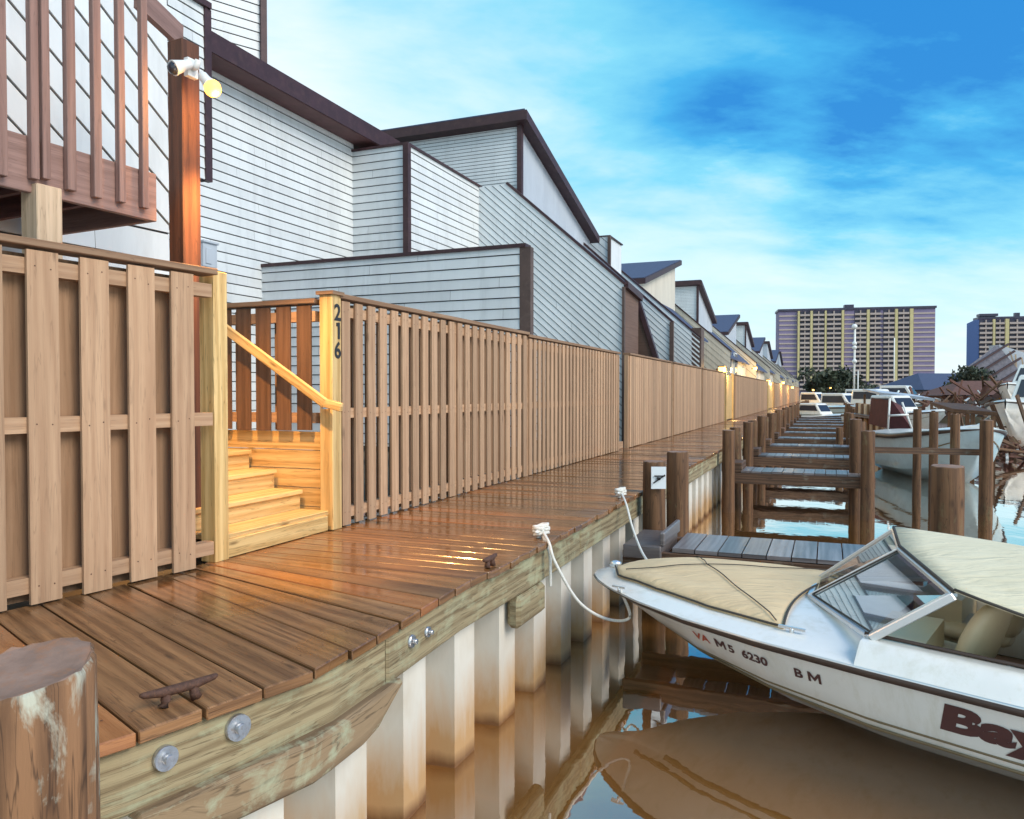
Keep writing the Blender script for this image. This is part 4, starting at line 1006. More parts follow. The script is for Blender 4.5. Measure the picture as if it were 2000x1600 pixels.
for s_ in (-1, 1):
    off = Vector((0, 0, .02))
    gk.tube([CT[s_]+off, KT[s_]+off], .012, 6, .5)
    c = (C0[s_]+CT[s_]+KT[s_]+K0[s_])/4; ins = lambda p: p+(c-p).normalized()*.034+Vector((0, 0, .012))
    for a, b in ((C0[s_], CT[s_]), (CT[s_], KT[s_]), (KT[s_], K0[s_]), (K0[s_], C0[s_])): gk.tube([ins(a), ins(b)], .0065, 6, .5)
gk.tube([CT[-1]+Vector((0, 0, .02)), CT[1]+Vector((0, 0, .02))], .012, 6, .5)
gk.build('gasket', M['seam'], wso)
for s_ in (-1, 1):
    mb = MB(); mb.face([C0[s_], CT[s_], KT[s_], K0[s_]], None, .5); mb.build('glass_pane', M['glass'], wso)
mb = MB(); mb.face([C0[-1], CT[-1], CT[1], C0[1]], None, .5); mb.build('glass_pane', M['glass'], wso)
# canvas top hanging aft from the windscreen
mb = MB(); rg = []
n_ = 20
for i in range(15):
    f_ = i/14; row = []
    for j in range(n_+1):
        k = -1+2*j/n_
        # top of the windscreen as a polyline
        if abs(k) < .35: p0 = CT[-1].lerp(CT[1], (k/.35+1)/2)
        else: s_ = 1 if k > 0 else -1; p0 = CT[s_].lerp(KT[s_], (abs(k)-.35)/.65)
        p1 = B.P(5.2, k*1.0, -.33+.10*(1-k*k))
        q = p0.lerp(p1, f_); q = q+Z*(.03+.10*math.sin(math.pi*f_)*(1-.55*k*k)-.10*f_*(1-f_)*4*abs(k)**3)
        row.append(q)
    rg.append(row)
mb.rings(rg, False, False, .5); cv = mb.build('canvas_top', M['canvas_pale'], bt); sd = cv.modifiers.new('solid', 'SOLIDIFY'); sd.thickness = .01
mb = MB(); mb.tube([r_[-1]+Z*.004 for r_ in rg], .009, 6, .5); mb.build('hem', M['seam'], cv)
# seats
def seat(sx, w, yaw, parent=bt):
    mb = MB(); ca, cs = math.cos(yaw), math.sin(yaw)
    ax = B.a*ca+B.n*cs; ay = -B.a*cs+B.n*ca; o = B.P(sx, w, -.53)
    rg = []
    for x, hw, z0, z1 in ((-.26, .16, -.05, .02), (-.24, .22, -.08, .06), (-.1, .25, -.08, .075), (.1, .25, -.08, .06), (.22, .24, -.08, .05)):
        rg.append([o+ax*x+ay*(-hw)+Z*z0, o+ax*x+ay*hw+Z*z0, o+ax*x+ay*hw*1.02+Z*(z0+z1)/2, o+ax*x+ay*hw*.9+Z*z1, o+ax*x+Z*(z1-.02), o+ax*x-ay*hw*.9+Z*z1, o+ax*x-ay*hw*1.02+Z*(z0+z1)/2])
    mb.rings(rg, True, True, .5); so = mb.build('seat', M['vinyl'], parent, sub=1)
    mb = MB(); rg = []
    for z, x, hw, th in ((-.02, .17, .24, .08), (.12, .19, .26, .09), (.28, .25, .25, .09), (.40, .30, .21, .07), (.44, .31, .15, .04)):
        rg.append([o+ax*(x-th)+ay*hw*.8+Z*z, o+ax*x*.98+ay*hw+Z*z, o+ax*(x+th*.6)+ay*hw*.9+Z*z, o+ax*(x+th)+Z*z, o+ax*(x+th*.6)-ay*hw*.9+Z*z, o+ax*x*.98-ay*hw+Z*z, o+ax*(x-th)-ay*hw*.8+Z*z, o+ax*(x-th*.7)+Z*z])
    mb.rings(rg, True, True, .5); mb.build('backrest', M['vinyl'], so, sub=1)
    mb = MB(); mb.tube([o+Z*-.33, o+Z*-.06], .06, 10, .5); mb.build('pedestal', M['vinyl_dark'], so)
seat(2.98, .42, R(14)); seat(3.05, -.45, 0)
mb = MB()
mb.box(B.P(3.55, .55, -.95), B.a, B.n, Z, (0, .55), (-.32, .30), (0, .42)); mb.build('rear_seat', M['vinyl_dark'], bt, bevel=.05)
mb = MB(); mb.box(B.P(3.52, .55, -.52), B.a, B.n, Z, (0, .6), (-.33, .31), (0, .13)); mb.build('seat_cushion', M['vinyl'], bt, bevel=.05)
# bow eye, navigation light, cleat
mb = MB(); p = B.P(.16, -.02, deck_z(.16, 0)); mb.ball(p+Z*.03, .06, .035, .035, t=.5); mb.build('bow_light', M['alu'], bt)
mb = MB(); p = B.P(2.15, .93, deck_z(2.15, .82)); mb.beam(p-B.a*.09+Z*.03, p+B.a*.09+Z*.03, .02, .018, t=.5); mb.tube([p-Z*.01, p+Z*.03], .016, 8, .5); mb.build('deck_cleat', M['alu'], bt)
mb = MB(); p = B.P(.66, .72, deck_z(.66, .9)); mb.beam(p-B.a*.06+Z*.03, p+B.a*.06+Z*.03, .016, .014, t=.5); mb.tube([p-Z*.01, p+Z*.03], .012, 8, .5); mb.build('deck_cleat', M['alu'], bt)
# lettering on the hull
def hull_text(name, body, size, s0, kbase, mat, xs=1.0, **kw):
    def fn(x, y):
        sx = s0+x; _, wg, zg_, wc, zc_, zk = B.at(sx); k = max(.02, min(.97, kbase+y/(zg_-zc_))); return B.side(sx, k, 1, .016)
    return place_text(name, body, size, fn, mat, bt, xs, **kw)
hull_text('registration_mark', "VA", .09, 1.44, .56, M['decal_red'], 1.15, offset=.002)
def stroke_m(s0, kb, w=.085, h=.072, t=.017):
    mb = MB()
    def fn(x, y):
        sx = s0+x; _, wg, zg_, wc, zc_, zk = B.at(sx); return B.side(sx, max(.02, min(.97, kb+y/(zg_-zc_))), 1, .016)
    for q in ([(0, 0), (t, 0), (t, h), (0, h)], [(w-t, 0), (w, 0), (w, h), (w-t, h)], [(t, h), (t, h-.03), (w/2, .008), (w/2, .036)], [(w/2, .036), (w/2, .008), (w-t, h-.03), (w-t, h)]): mb.face([fn(*p) for p in q], None, .5)
    mb.build('registration_mark', M['decal'], bt)
stroke_m(1.625, .55); hull_text('registration_mark', "5", .09, 1.73, .545, M['decal'], 1.15, offset=.003)
hull_text('registration_mark', "6230", .09, 1.84, .54, M['decal'], 1.1, offset=.003)
hull_text('registration_mark', "B", .09, 2.22, .52, M['decal'], 1.15, offset=.003); stroke_m(2.315, .515)
hull_text('hull_lettering', "Bayliner", .225, 3.07, .40, M['decal'], 1.62, offset=.012, shear=.12)

# mooring lines and cleats
def cleat(name, p, d, L, mat, label, wrapped=False):
    d = Vector(d).normalized(); t = thing(name, label, 'cleat', p)
    mb = MB(); up = .055
    rg = [(-.5, .006, .012), (-.46, .012, .008), (-.2, .018, 0), (.2, .018, 0), (.46, .012, .008), (.5, .006, .012)]
    mb.tube([p+d*L*a+Z*(up+c) for a, _, c in rg], lambda s_: [.006, .012, .019, .019, .012, .006][int(round(s_*5))], 10); mb.build('horn', M[mat], t)
    for k in (-.17, .17):
        mb = MB(); mb.tube([p+d*L*k*1.25, p+d*L*k*1.1+Z*.02, p+d*L*k+Z*(up)], lambda s_: .022-.006*s_, 10); mb.build('leg', M[mat], t)
    return t
c1 = G(352, 1372); q, d = at_e(s_of(c1)); cleat('dock_cleat', c1+Z*.002, d.lerp(U, .1)+Vector((.25, .05, 0)), .30, 'rust', 'rusty iron cleat on the planks at the nearest deck edge')
c2 = G(957, 1107); cleat('dock_cleat', c2+Z*.002, U, .22, 'rust', 'small black cleat on the deck edge beside the orange wet planks')
def bezier(pts, n=14):
    out = []; P = [Vector(p) for p in pts]
    for i in range(len(P)-1):
        a = P[max(0, i-1)]; b = P[i]; c = P[i+1]; d = P[min(len(P)-1, i+2)]
        for k in range(n):
            t = k/n; out.append(.5*((2*b)+(c-a)*t+(2*a-5*b+4*c-d)*t*t+(3*b-a-3*c+d)*t**3))
    return out+[P[-1]]
def rope_cleat(px, py, label, rope_pts, rlabel, tail=None):
    p = G(px, py); t = cleat('dock_cleat', p+Z*.002, U, .26, 'white', label)
    mb = MB(); pts = []
    for k in range(70):
        a = k*.62; x = math.sin(a)*.085; y = math.sin(2*a)*.045; pts.append(p+U*x+V*y+Z*(.035+.012*math.sin(a*1.3)+k*.0009))
    rt = thing('mooring_rope', rlabel, 'rope', p+Z*.05)
    mb.tube(pts, .013, 7); mb.build('rope_coil', M['rope'], rt)
    mb = MB(); mb.tube(bezier([p+Z*.07]+rope_pts), .0125, 8); mb.build('rope_line', M['rope'], rt)
    if tail: mb = MB(); mb.tube(bezier([p+Z*.06]+tail), .0125, 8); mb.build('rope_tail', M['rope'], rt)
e1 = G(1057, 1050)
cb = B.P(.66, .72, deck_z(.66, .9)+.03)
rope_cleat(1057, 1050, 'white cleat wrapped in rope, nearest the gate', [Dp(1072, 1060, 6.15), Dp(1085, 1100, 6.1), Dp(1130, 1175, 6.15), Dp(1185, 1209, 6.3), Dp(1230, 1205, 6.35), cb], 'white mooring line sagging from the near cleat to the bow',
           [Dp(1066, 1062, 6.2), Dp(1074, 1085, 6.14), Dp(1075, 1145, 6.14)])
cf = B.P(.5, -.47, deck_z(.5, -.85)+.01)
rope_cleat(1212, 972, 'white cleat wrapped in rope near the pale sign', [Dp(1223, 985, 8.4), Dp(1235, 1030, 8.1), Dp(1252, 1075, 7.6), Dp(1266, 1098, 7.2)], 'taut white mooring line from the far cleat down to the bow')

# ------------------------------------------------------------------ other boats across the slips
def simple_boat(label, tip, phi, L, beam, free, hullmat, cabin=None, group='boats moored across the canal', lift=0, name='moored_boat', windshield=True):
    z0 = WATER; k = L/5.6
    st = [(0, .03, z0+free*1.12, 0, z0+free*.95, z0+free*.9), (.3*k, beam*.2, z0+free*1.1, beam*.03, z0+free*.7, z0+free*.6), (.8*k, beam*.34, z0+free*1.06, beam*.14, z0+free*.45, z0+.2*free), (1.6*k, beam*.45, z0+free, beam*.30, z0+free*.28, z0-.15), (2.6*k, beam*.5, z0+free*.93, beam*.42, z0+free*.2, z0-.3), (5.6*k, beam*.48, z0+free*.86, beam*.44, z0+free*.15, z0-.3)]
    bo = Boat(tip, phi, st, lift); t = thing(name, label, 'boat', Vector((tip[0], tip[1], z0+lift)), group)
    bo.hull(t, M[hullmat], 16)
    for sgn in (-1, 1): bo.strip(.86, .97, 0, .05, 0, None, 24, sgn).build('rub_rail', M['rub'], t)
    for sgn in (-1, 1): bo.strip(.5, .53, 0, .03, .4*k, None, 24, sgn).build('hull_stripe', M['stripe'], t)
    mb = MB(); rg = []
    for i in range(17):
        sx = L*i/16; w = bo.at(sx)[1]; zg = bo.at(sx)[2]; rg.append([bo.P(sx, w*q, zg+.12*(1-q*q)) for q in (-1, -.6, -.2, .2, .6, 1)])
    mb.rings(rg, False, False, .5); mb.build('deck', M['gel'], t)
    if cabin:
        s0, s1, w, h = cabin; zg = bo.at(s0)[2]+.08
        mb = MB(); c8 = [bo.P(s0, w, zg), bo.P(s1, w, zg), bo.P(s1, -w, zg), bo.P(s0, -w, zg), bo.P(s0+h*.7, w*.85, zg+h), bo.P(s1-.1, w*.85, zg+h), bo.P(s1-.1, -w*.85, zg+h), bo.P(s0+h*.7, -w*.85, zg+h)]
        mb.prism8(c8, .5); cb_ = mb.build('cabin', M['gel'], t, bevel=.06)
        mb = MB(); lo, hi = .35, .82
        for sgn, (a, b, c, d) in ((1, (c8[0], c8[1], c8[5], c8[4])), (-1, (c8[2], c8[3], c8[7], c8[6]))):
            nn = bo.n*sgn*.012
            pa = a.lerp(d, lo).lerp(b.lerp(c, lo), .08)+nn; pb_ = a.lerp(d, lo).lerp(b.lerp(c, lo), .9)+nn; pc = a.lerp(d, hi).lerp(b.lerp(c, hi), .9)+nn; pd = a.lerp(d, hi).lerp(b.lerp(c, hi), .08)+nn
            mb.prism([pa, pb_, pc, pd], nn, .5)
        mb.build('window', M['window'], cb_)
        mb = MB(); a, b, c, d = c8[3], c8[0], c8[4], c8[7]; fw = -bo.a*.012
        mb.prism([a.lerp(d, .3).lerp(b.lerp(c, .3), .08)+fw, a.lerp(d, .3).lerp(b.lerp(c, .3), .92)+fw, a.lerp(d, .85).lerp(b.lerp(c, .85), .92)+fw, a.lerp(d, .85).lerp(b.lerp(c, .85), .08)+fw], fw, .5); mb.build('windscreen', M['window'], cb_)
    return bo, t
def ph(dx, dy): return math.atan2(-dy, dx)
t1 = Dp(1918, 850, 19.4)
simple_boat('white flared hull behind the row of thin pilings, bow to the right', (t1.x, t1.y), ph(.17, 1), 5.6, 2.7, 1.40, 'gel_cool', None)
far_boats = [('big white cruiser cut by the right edge of the view', 1962, 32, (.75, .66), 9, 3.4, 1.9, 'gel', (4.5, 8, 1.2, 1.5), 0),
             ('white cruiser lying above and behind the big right one', 1966, 46, (.8, .6), 9, 3.2, 1.9, 'gel', (3.5, 7, 1.2, 1.5), .9),
             ('grey white runabout left of the brown debris', 1845, 40, (-.35, .94), 6, 2.4, 1.1, 'gel', (2.2, 4.4, .8, .9), .3),
             ('low white boat under the long grey canopy', 1800, 52, (-.5, .87), 7, 2.6, 1.2, 'gel_cool', (2.2, 5, .8, 1.1), .4),
             ('white boat with pale cabin, middle of the far slips', 1725, 60, (-.6, .8), 7, 2.6, 1.2, 'gel', (2.2, 5, .8, 1.2), 0),
             ('small white boat near the end of the finger piers', 1668, 52, (-.55, .83), 5.5, 2.3, .9, 'gel', (2.0, 4, .7, .8), 0),
             ('distant white boat beside the last boardwalk lamp', 1648, 84, (-.6, .8), 7, 2.6, 1.2, 'gel', (2.2, 5, .8, 1.3), 0),
             ('tiny far white boat under the hotel tower', 1745, 95, (-.6, .8), 8, 3, 1.3, 'gel', (2.2, 6, 1, 1.6), 0),
             ('far pale boat right of the tower base', 1838, 80, (-.7, .7), 8, 3, 1.4, 'gel_cool', (2.2, 6, 1, 1.5), .3),
             ('white boat resting against the debris bank', 1915, 33, (.9, .45), 6, 2.3, .9, 'gel', None, .1)]
for lb_, px, D, dv, L, bm, fr, hm, cab, lf in far_boats:
    p = Dp(px, 900, D); simple_boat(lb_, (p.x, p.y), ph(*dv), L, bm, fr, hm, cab, lift=lf)

# ------------------------------------------------------------------ far shore: canopies, docks, debris, houses, trees, towers
def canopy(label, px0, px1, py, D, slope=0.0, depth=4, mat='shingle', posts=3):
    a, b = Dp(px0, py, D), Dp(px1, py, D-3); b.z = a.z-slope; t = thing('dock_canopy', label, 'canopy', Vector((a.x, a.y, WATER)))
    dv = Vector((.25, 1, 0))*depth
    mb = MB(); mb.prism([a, b, b+dv+Z*.25, a+dv+Z*.25], Z*.14, .5); mb.build('roof', M[mat], t)
    for k in range(posts):
        for e in (0.05, .95):
            p = a.lerp(b, (k+.1)/(posts-.8))+dv*e; mb = MB(); mb.beam(Vector((p.x, p.y, WATER-.5)), p+Z*.02, .14, .14, up=U); mb.build('post', M['pile'], t)
    return t
canopy('long low grey canopy over the far boat slips', 1718, 1826, 771, 46, .35, 5, 'flat_wall', 4)
canopy('dark plank canopy before the debris bank', 1862, 1948, 806, 30, .05, 3, 'beam_brown', 3)
# rows of dock posts far away
def post_row(label, px0, px1, py, D, n):
    a, b = Dp(px0, py, D), Dp(px1, py+6, D-2); t = thing('dock', label, 'dock', Vector((a.x, a.y, WATER)))
    for k in range(n):
        p = a.lerp(b, k/(n-1)); mb = MB(); mb.tube([Vector((p.x, p.y, WATER-.6)), p], .11, 10); mb.build('post', M['balcony_post'] if k % 2 else M['pile'], t)
    mb = MB(); mb.beam(a-Z*.5, b-Z*.5, .8, .1); mb.build('deck', M['pier'], t)
post_row('far dock fenced by a row of close pale posts', 1676, 1722, 787, 34, 9)
post_row('low far dock below the tower with thin posts', 1612, 1672, 790, 70, 8)
# red tarp shelter on white poles
ta = Dp(1752, 838, 27); tt = thing('tarp_shelter', 'dark red tarp stretched on white leaning poles over a slip', 'tarp', ta)
mb = MB(); pk = Dp(1742, 783, 27); c_ = [Dp(1736, 838, 27), Dp(1781, 838, 26.5)]
mb.prism([c_[0], c_[1], Dp(1760, 792, 27), pk], Vector((.3, 2.2, .1)), .5); mb.build('tarp', paint('dark_red_tarp', (.075, .015, .018), .7, .3), tt)
for a, b in ((Dp(1734, 840, 26.8), Dp(1738, 778, 26.8)), (Dp(1782, 840, 26.3), Dp(1762, 786, 26.6)), (Dp(1735, 812, 26.7), Dp(1775, 810, 26.4))):
    mb = MB(); mb.tube([a, b], .035, 8); mb.build('pole', M['white'], tt)
# waterfront houses on the right
def roofhouse(label, c, w, d, h, rh, yaw, wall, roof, tilt=0, windows=3):
    t = thing('waterfront_house', label, 'house', c, 'houses on the far shore'); ax = Vector((math.cos(yaw), math.sin(yaw), 0)); ay = Vector((-ax.y, ax.x, 0)); c = Vector(c)
    mb = MB(); mb.box(c, ax, ay, Z, (-w/2, w/2), (-d/2, d/2), (0, h)); wl = mb.build('wall', M[wall], t)
    mb = MB(); e = .6
    A = [c+ax*(-w/2-e)+ay*(-d/2-e)+Z*h, c+ax*(w/2+e)+ay*(-d/2-e)+Z*(h+tilt), c+ax*(w/2+e)+ay*(d/2+e)+Z*(h+tilt), c+ax*(-w/2-e)+ay*(d/2+e)+Z*h]
    r0, r1 = c+ax*(-w/2+d*.3)+Z*(h+rh), c+ax*(w/2-d*.3)+Z*(h+rh+tilt); up = Z*.06
    A = [p+up for p in A]
    mb.face([A[0], A[1], r1, r0], None, .5); mb.face([A[2], A[3], r0, r1], None, .5); mb.face([A[1], A[2], r1], None, .5); mb.face([A[3], A[0], r0], None, .5); mb.face(A[::-1], None, .5)
    mb.build('roof', M[roof], t)
    for k in range(windows):
        x = -w/2+w*(k+.5)/windows; mb = MB(); mb.box(c+ay*(-d/2), ax, ay, Z, (x-.6, x+.6), (-.06, .0), (h*.35, h*.8)); fr_ = mb.build('window_frame', M['white'], t)
        mb = MB(); mb.box(c+ay*(-d/2), ax, ay, Z, (x-.5, x+.5), (-.09, -.062), (h*.38, h*.77)); mb.build('pane', M['window'], fr_)
M['roof_brown'] = paint('brown_shingle', (.13, .06, .045), .9, .3, (.2, .1, .07), 5, bump=.3)
M['roof_grey'] = paint('weathered_grey_roof', (.18, .17, .20), .8, .3, (.32, .3, .33), 4, bump=.3)
cH = Dp(1935, 790, 62); roofhouse('low house under a wide brown hipped roof beyond the debris', Vector((cH.x, cH.y, -.5)), 8, 6, 1.5, 1.2, R(-8), 'roof_brown', 'roof_brown')
cH = Dp(1880, 790, 90); roofhouse('long low house with dark roof rising to the right', Vector((cH.x, cH.y, -.5)), 17, 8, 2.0, 2.0, R(12), 'roof_grey', 'shingle')
cH = Dp(2040, 760, 75); roofhouse('tall grey house behind the brown roof at the right edge', Vector((cH.x, cH.y, -.5)), 8, 7, 4.0, 1.5, R(10), 'flat_wall', 'roof_grey')
# collapsed leaning roof with dark battens
cr = thing('collapsed_roof', 'leaning striped roof slab slanting up to the right before the far tower', 'roof', Dp(1900, 745, 66))
ra, rb = Dp(1893, 722, 66), Dp(1952, 678, 66)
mb = MB(); pr = Vector((1.2, -1.5, -2.6)); mb.prism([ra, rb, rb+pr, ra+pr], Vector((-.1, .2, .2)), .5); mb.build('slab', M['roof_grey'], cr)
for k in range(5):
    mb = MB(); o = pr*(k/4.2); mb.beam(ra+o+Vector((-.2, -.3, .1)), rb+o+Vector((.6, -.3, .25)), .16, .16); mb.build('batten', M['trim'], cr)
mb = MB(); mb.prism([rb+Vector((0, 0, .2)), rb+Vector((3.5, 0, -.9)), rb+Vector((4.0, .5, -3.6)), rb+Vector((.6, .5, -3.4))], Vector((0, 1.5, 0)), .5); mb.build('broken_wall', M['flat_wall'], cr)
for k in range(7):
    p = rb+Vector((.5+.5*k, -.6, -.4-.25*k)); mb = MB(); mb.beam(p, p+Vector((random.uniform(-.5, .8), -.2, -2.4)), .1, .1, up=U); mb.build('stud', M['balcony_post'], cr)
# debris bank: heap of tangled timbers and panels
def debris(label, px, py, D, rx, rz, n, seed):
    rnd = random.Random(seed); c = Dp(px, py, D); mb = MB(); mats = [M['pile'], M['roof_brown'], M['white'], M['gel_cool'], M['beam_brown']]
    for k in range(n):
        p = c+Vector((rnd.uniform(-rx, rx), rnd.uniform(-2.5, 2.5), 0)); hh = rz*(1-((p.x-c.x)/rx)**2); p.z = c.z+rnd.uniform(-.3, max(.05, hh))
        d = Vector((rnd.uniform(-1, 1), rnd.uniform(-.6, .6), rnd.uniform(-.35, .8))).normalized()*rnd.uniform(.7, 2.6)
        mi = rnd.choices(range(5), (5, 5, 1.6, .6, 5))[0]
        if rnd.random() < .45: mb.beam(p, p+d, rnd.uniform(.05, .16), rnd.uniform(.05, .14), up=Vector((rnd.uniform(-.3, .3), .3, 1)), m=mi)
        else: mb.beam(p, p+d*.5, rnd.uniform(.12, .5), .04, up=Vector((rnd.uniform(-.8, .8), rnd.uniform(-.8, .2), .7)), m=mi)
    o = mb.build('debris', mats); tag(o, label, None, None, 'stuff'); return o
debris('tangled storm debris heaped on the bank at the right', 1962, 885, 30, 1.1, .55, 55, 3)
debris('far scatter of broken docks and boats below the tower', 1800, 798, 60, 6, .55, 150, 5)
debris('broken timbers piled along the far right shore', 1925, 800, 50, 4, .8, 150, 8)

# trees and bushes
def tree(label, base, h, r, seed, name='tree', n=900, leaf=.28, squash=.8, group='trees on the far shore'):
    rnd = random.Random(seed); base = Vector(base); t = thing(name, label, 'tree', base, group)
    mb = MB(); top = base+Z*h*.62
    mb.tube([base, base+Vector((.05*h, 0, h*.2)), base+Vector((.0, .03*h, h*.42)), top], lambda s_: .05*h*(1-.75*s_), 8)
    cl = []
    for k in range(9):
        a = rnd.uniform(0, 6.28); q = base+Vector((math.cos(a)*r*rnd.uniform(.2, .85), math.sin(a)*r*rnd.uniform(.2, .85), h*rnd.uniform(.45, .92))); cl.append((q, r*rnd.uniform(.28, .5)))
        mb.tube([base+Z*h*rnd.uniform(.2, .5), q.lerp(top, .4), q], lambda s_: .018*h*(1-.7*s_), 6)
    mb.build('trunk', M['trunk'], t)
    mb = MB()
    for k in range(n):
        q, rr = rnd.choice(cl); d = Vector((rnd.gauss(0, 1), rnd.gauss(0, 1), rnd.gauss(0, 1))).normalized()*rr*rnd.random()**.45; d.z *= squash
        p = q+d; a = Vector((rnd.gauss(0, 1), rnd.gauss(0, 1), rnd.gauss(0, 1))).normalized(); b = a.cross(Vector((rnd.gauss(0, 1), rnd.gauss(0, 1), rnd.gauss(0, 1)))).normalized(); s_ = leaf*rnd.uniform(.5, 1.3)
        mb.face([p-a*s_, p-b*s_*.5, p+a*s_, p+b*s_*.5], None, rnd.random())
    mb.build('crown', M['foliage'], t)
def land(px, D): p = Dp(px, 790, D); return Vector((p.x, p.y, -.5))
tree('dark bushy tree at the foot of the leaning striped roof', land(1884, 66), 4.2, 2.6, 1, n=1500, leaf=.22)
tree('small dark tree beside the foot of the hotel tower', land(1838, 110), 3.2, 2.4, 2)
tl = [(1592, 150, 6.0, 4.2, 'dark tree behind the last cottage roof, leftmost of the far row'), (1612, 165, 7.5, 5, 'dark round tree at the end of the cottage row'), (1634, 160, 6.0, 4.5, 'dark tree where the boardwalk meets the far shore'), (1664, 190, 3.4, 4.5, 'low dark tree below the left part of the tower'), (1700, 210, 3.2, 5, 'low dark tree below the middle of the tower'), (1745, 210, 3, 5, 'low dark tree below the right part of the tower'), (1790, 190, 3.6, 6, 'low dark tree before the right corner of the tower'), (1815, 160, 3.2, 5, 'low bushy tree right of the tower base')]
for k, (px, D, h, r, lb_) in enumerate(tl): tree(lb_, land(px, D), h, r, 20+k, n=800, leaf=.55)

# hotel tower with balcony stacks
M['tower'] = paint('violet_grey_concrete', (.25, .205, .33), .8, .14, (.17, .14, .24), .12, bump=0)
M['tower_pale'] = paint('lit_yellow_concrete', (.62, .53, .27), .8, .1, (.5, .42, .25), .2, bump=0)  # yellow light on the tower fins is put into this colour
M['tower_slab'] = paint('pink_grey_slab', (.50, .41, .37), .8, .1, bump=0)
M['tower_dark'] = paint('recess_glass', (.045, .042, .075), .4, .3, (.11, .09, .12), .35, bump=0)
M['tower_blue'] = paint('blue_side_wall', (.10, .17, .40), .8, .1, bump=0)
def tower(label, pxa, pya, pxb, pyb, D, Dback, floors, bays, base_py, side=False, pale=()):
    A, Bp = Dp(pxa, pya, D+Dback), Dp(pxb, pyb, D); top = (A.z+Bp.z)/2
    zb = -.5; A = Vector((A.x, A.y, zb)); Bp = Vector((Bp.x, Bp.y, zb)); d = (Bp-A).normalized(); L = (Bp-A).length; n = Vector((d.y, -d.x, 0)); H = top-zb; fh = H/(floors+1.5)
    t = thing('hotel_tower', label, 'tower', A.lerp(Bp, .5), 'high-rise towers beyond the canal')
    mb = MB(); mb.box(A, d, n, Z, (0, L), (-L*.18, 0), (0, H)); mb.build('wall', M['tower'], t)
    mb = MB(); mb.box(A, d, n, Z, (-.5, L+.5), (-L*.18-.4, .8), (H, H+fh*.45)); mb.build('parapet', M['tower_dark'], t)
    mb = MB(); mb.box(A, d, n, Z, (L*.44, L*.50), (-L*.1, -L*.05), (H+fh*.46, H+fh*1.3)); mb.build('roof_hut', M['tower_dark'], t)
    x = 0
    tot = sum(b[0] for b in bays)
    for w, kind in bays:
        w = w/tot*L
        if kind == 'pier':
            mb = MB(); mb.box(A, d, n, Z, (x+w*.1, x+w*.9), (0, 1.6), (fh*3.2, H-.2)); mb.build('pier', M['tower_pale'], t)
        elif kind == 'plain':
            mb = MB()
            for k in range(floors):
                z = fh*(k+1.3); mb.box(A, d, n, Z, (x+.2, x+w-.2), (.01, .35), (z, z+fh*.32))
            mb.build('spandrels', M['tower_slab'], t); mb = MB(); mb.box(A, d, n, Z, (x+.3, x+w-.3), (.005, .12), (fh, H-.6)); mb.build('glazing', M['tower_dark'] if kind != 'plain' else M['tower'], t)
        else:
            mb = MB(); mb.box(A, d, n, Z, (x+.15, x+w-.15), (.005, .15), (fh*1.2, H-.5)); mb.build('glazing', M['tower_dark'], t)
            mb = MB()
            for k in range(floors):
                z = fh*(k+1.3)
                mb.box(A, d, n, Z, (x+.1, x+w-.1), (.16, 1.5), (z, z+fh*.12)); mb.box(A, d, n, Z, (x+.1, x+w-.1), (1.3, 1.5), (z+fh*.13, z+fh*.42))
                mb.box(A, d, n, Z, (x+w*.46, x+w*.54), (.16, 1.2), (z+fh*.13, z+fh))
            mb.build('balcony_stack', M['tower_slab'], t)
        x += w
    mb = MB()
    for k in range(3): mb.box(A, d, n, Z, (L*.22, L-.5), (1.61, 7), (fh*(k*.9+.2), fh*(k*.9+.55)))
    mb.build('podium', M['tower_slab'], t)
    if side:
        mb = MB(); mb.box(A, d, n, Z, (-.35, -.02), (-L*.18, .4), (0, H-.3)); mb.build('side_wall', M['tower_blue'], t)
    return A, d, n, L, H
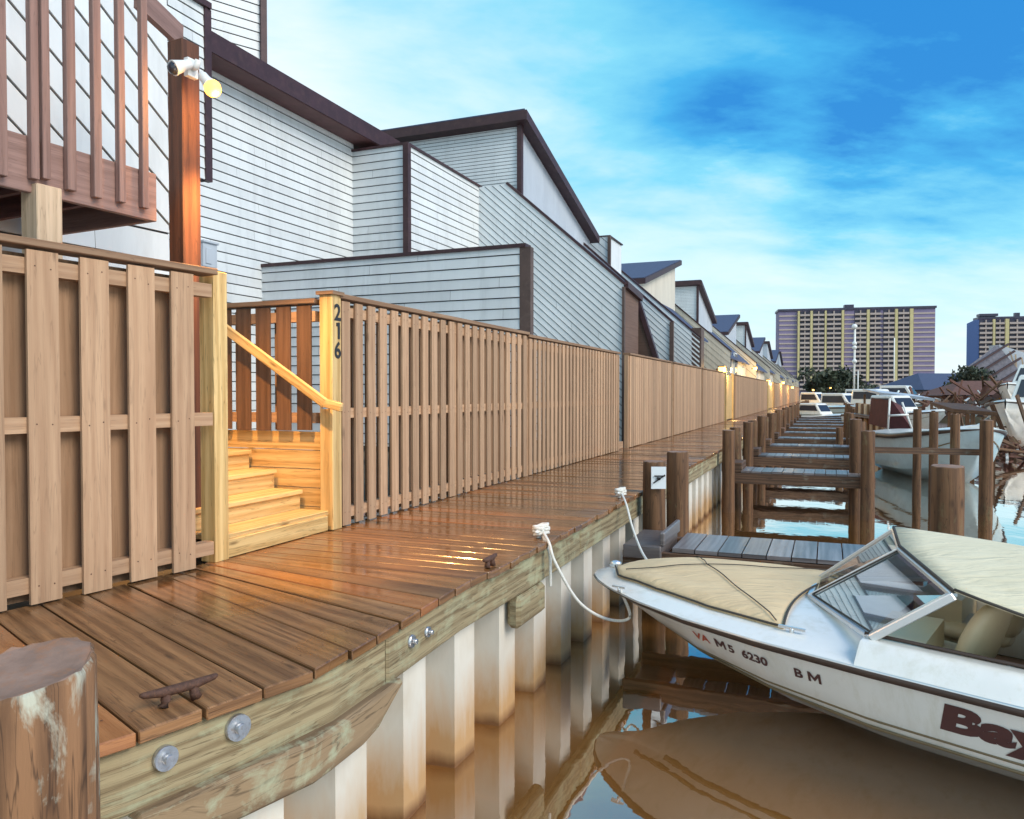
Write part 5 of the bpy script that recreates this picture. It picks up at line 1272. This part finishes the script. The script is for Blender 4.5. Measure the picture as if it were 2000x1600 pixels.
b1 = [(2.6, 'plain'), (.35, 'pier'), (1.4, 'bal'), (.4, 'pier'), (1.6, 'bal'), (.3, 'pier'), (2.0, 'bal'), (.4, 'pier'), (1.4, 'plain'), (1.6, 'bal'), (.45, 'pier'), (1.5, 'bal'), (.3, 'plain'), (1.5, 'bal'), (.45, 'pier'), (1.5, 'bal'), (.55, 'pier'), (2.9, 'plain')]
tower('wide violet concrete hotel tower with pale vertical piers at the far end', 1521, 611, 1827, 599, 420, 18, 17, b1, 748)
b2 = [(1.4, 'bal'), (.3, 'pier'), (1.0, 'bal'), (.5, 'pier'), (1.7, 'bal'), (1.7, 'bal'), (.5, 'pier'), (2, 'plain')]
A, d, n, L, H = tower('second blue grey tower behind the leaning roof at the right edge', 1912, 624, 2080, 620, 430, 10, 15, b2, 740, side=True)
tw = [o for o in bpy.data.objects if o.name.startswith('hotel_tower')][-1]
mb = MB(); mb.box(A, d, n, Z, (0, L*.22), (-L*.1, 1), (H+1.6, H+3.0)); mb.build('roof_block', M['tower_dark'], tw)
mb = MB(); q = A-d*.4; mb.prism([q, q+Vector((2.8, 14, 0)), q+Vector((2.8, 14, 0))+Z*(H-1), q+Z*(H+.3)], n*-3, .5); mb.build('side_wing', M['tower_blue'], tw)
# mast with round floats on the water before the tower
ms = thing('mast', 'white mast with round floats standing before the tower', 'mast', Dp(1668, 770, 120))
mb = MB(); a, b = Dp(1668, 722, 120), Dp(1670, 636, 120); mb.tube([Vector((a.x, a.y, -.9)), b], .16, 8); mb.build('pole', M['white'], ms)
for y, r in ((638, .42), (671, .34), (679, .34), (706, .36)):
    mb = MB(); mb.ball(Dp(1669, y, 119.6), r); mb.build('float', M['white'], ms)
for px, py, D, lb_ in ((1676, 724, 100, 'thin bare sailboat mast left of the tower middle'), (1747, 660, 110, 'thin tall sailboat mast before the tower right half')):
    a = Dp(px, py, D); mb = MB(); mb.tube([Vector((a.x, a.y, WATER)), a], .07, 6); tag(mb.build('sail_mast', M['white']), lb_, 'mast')
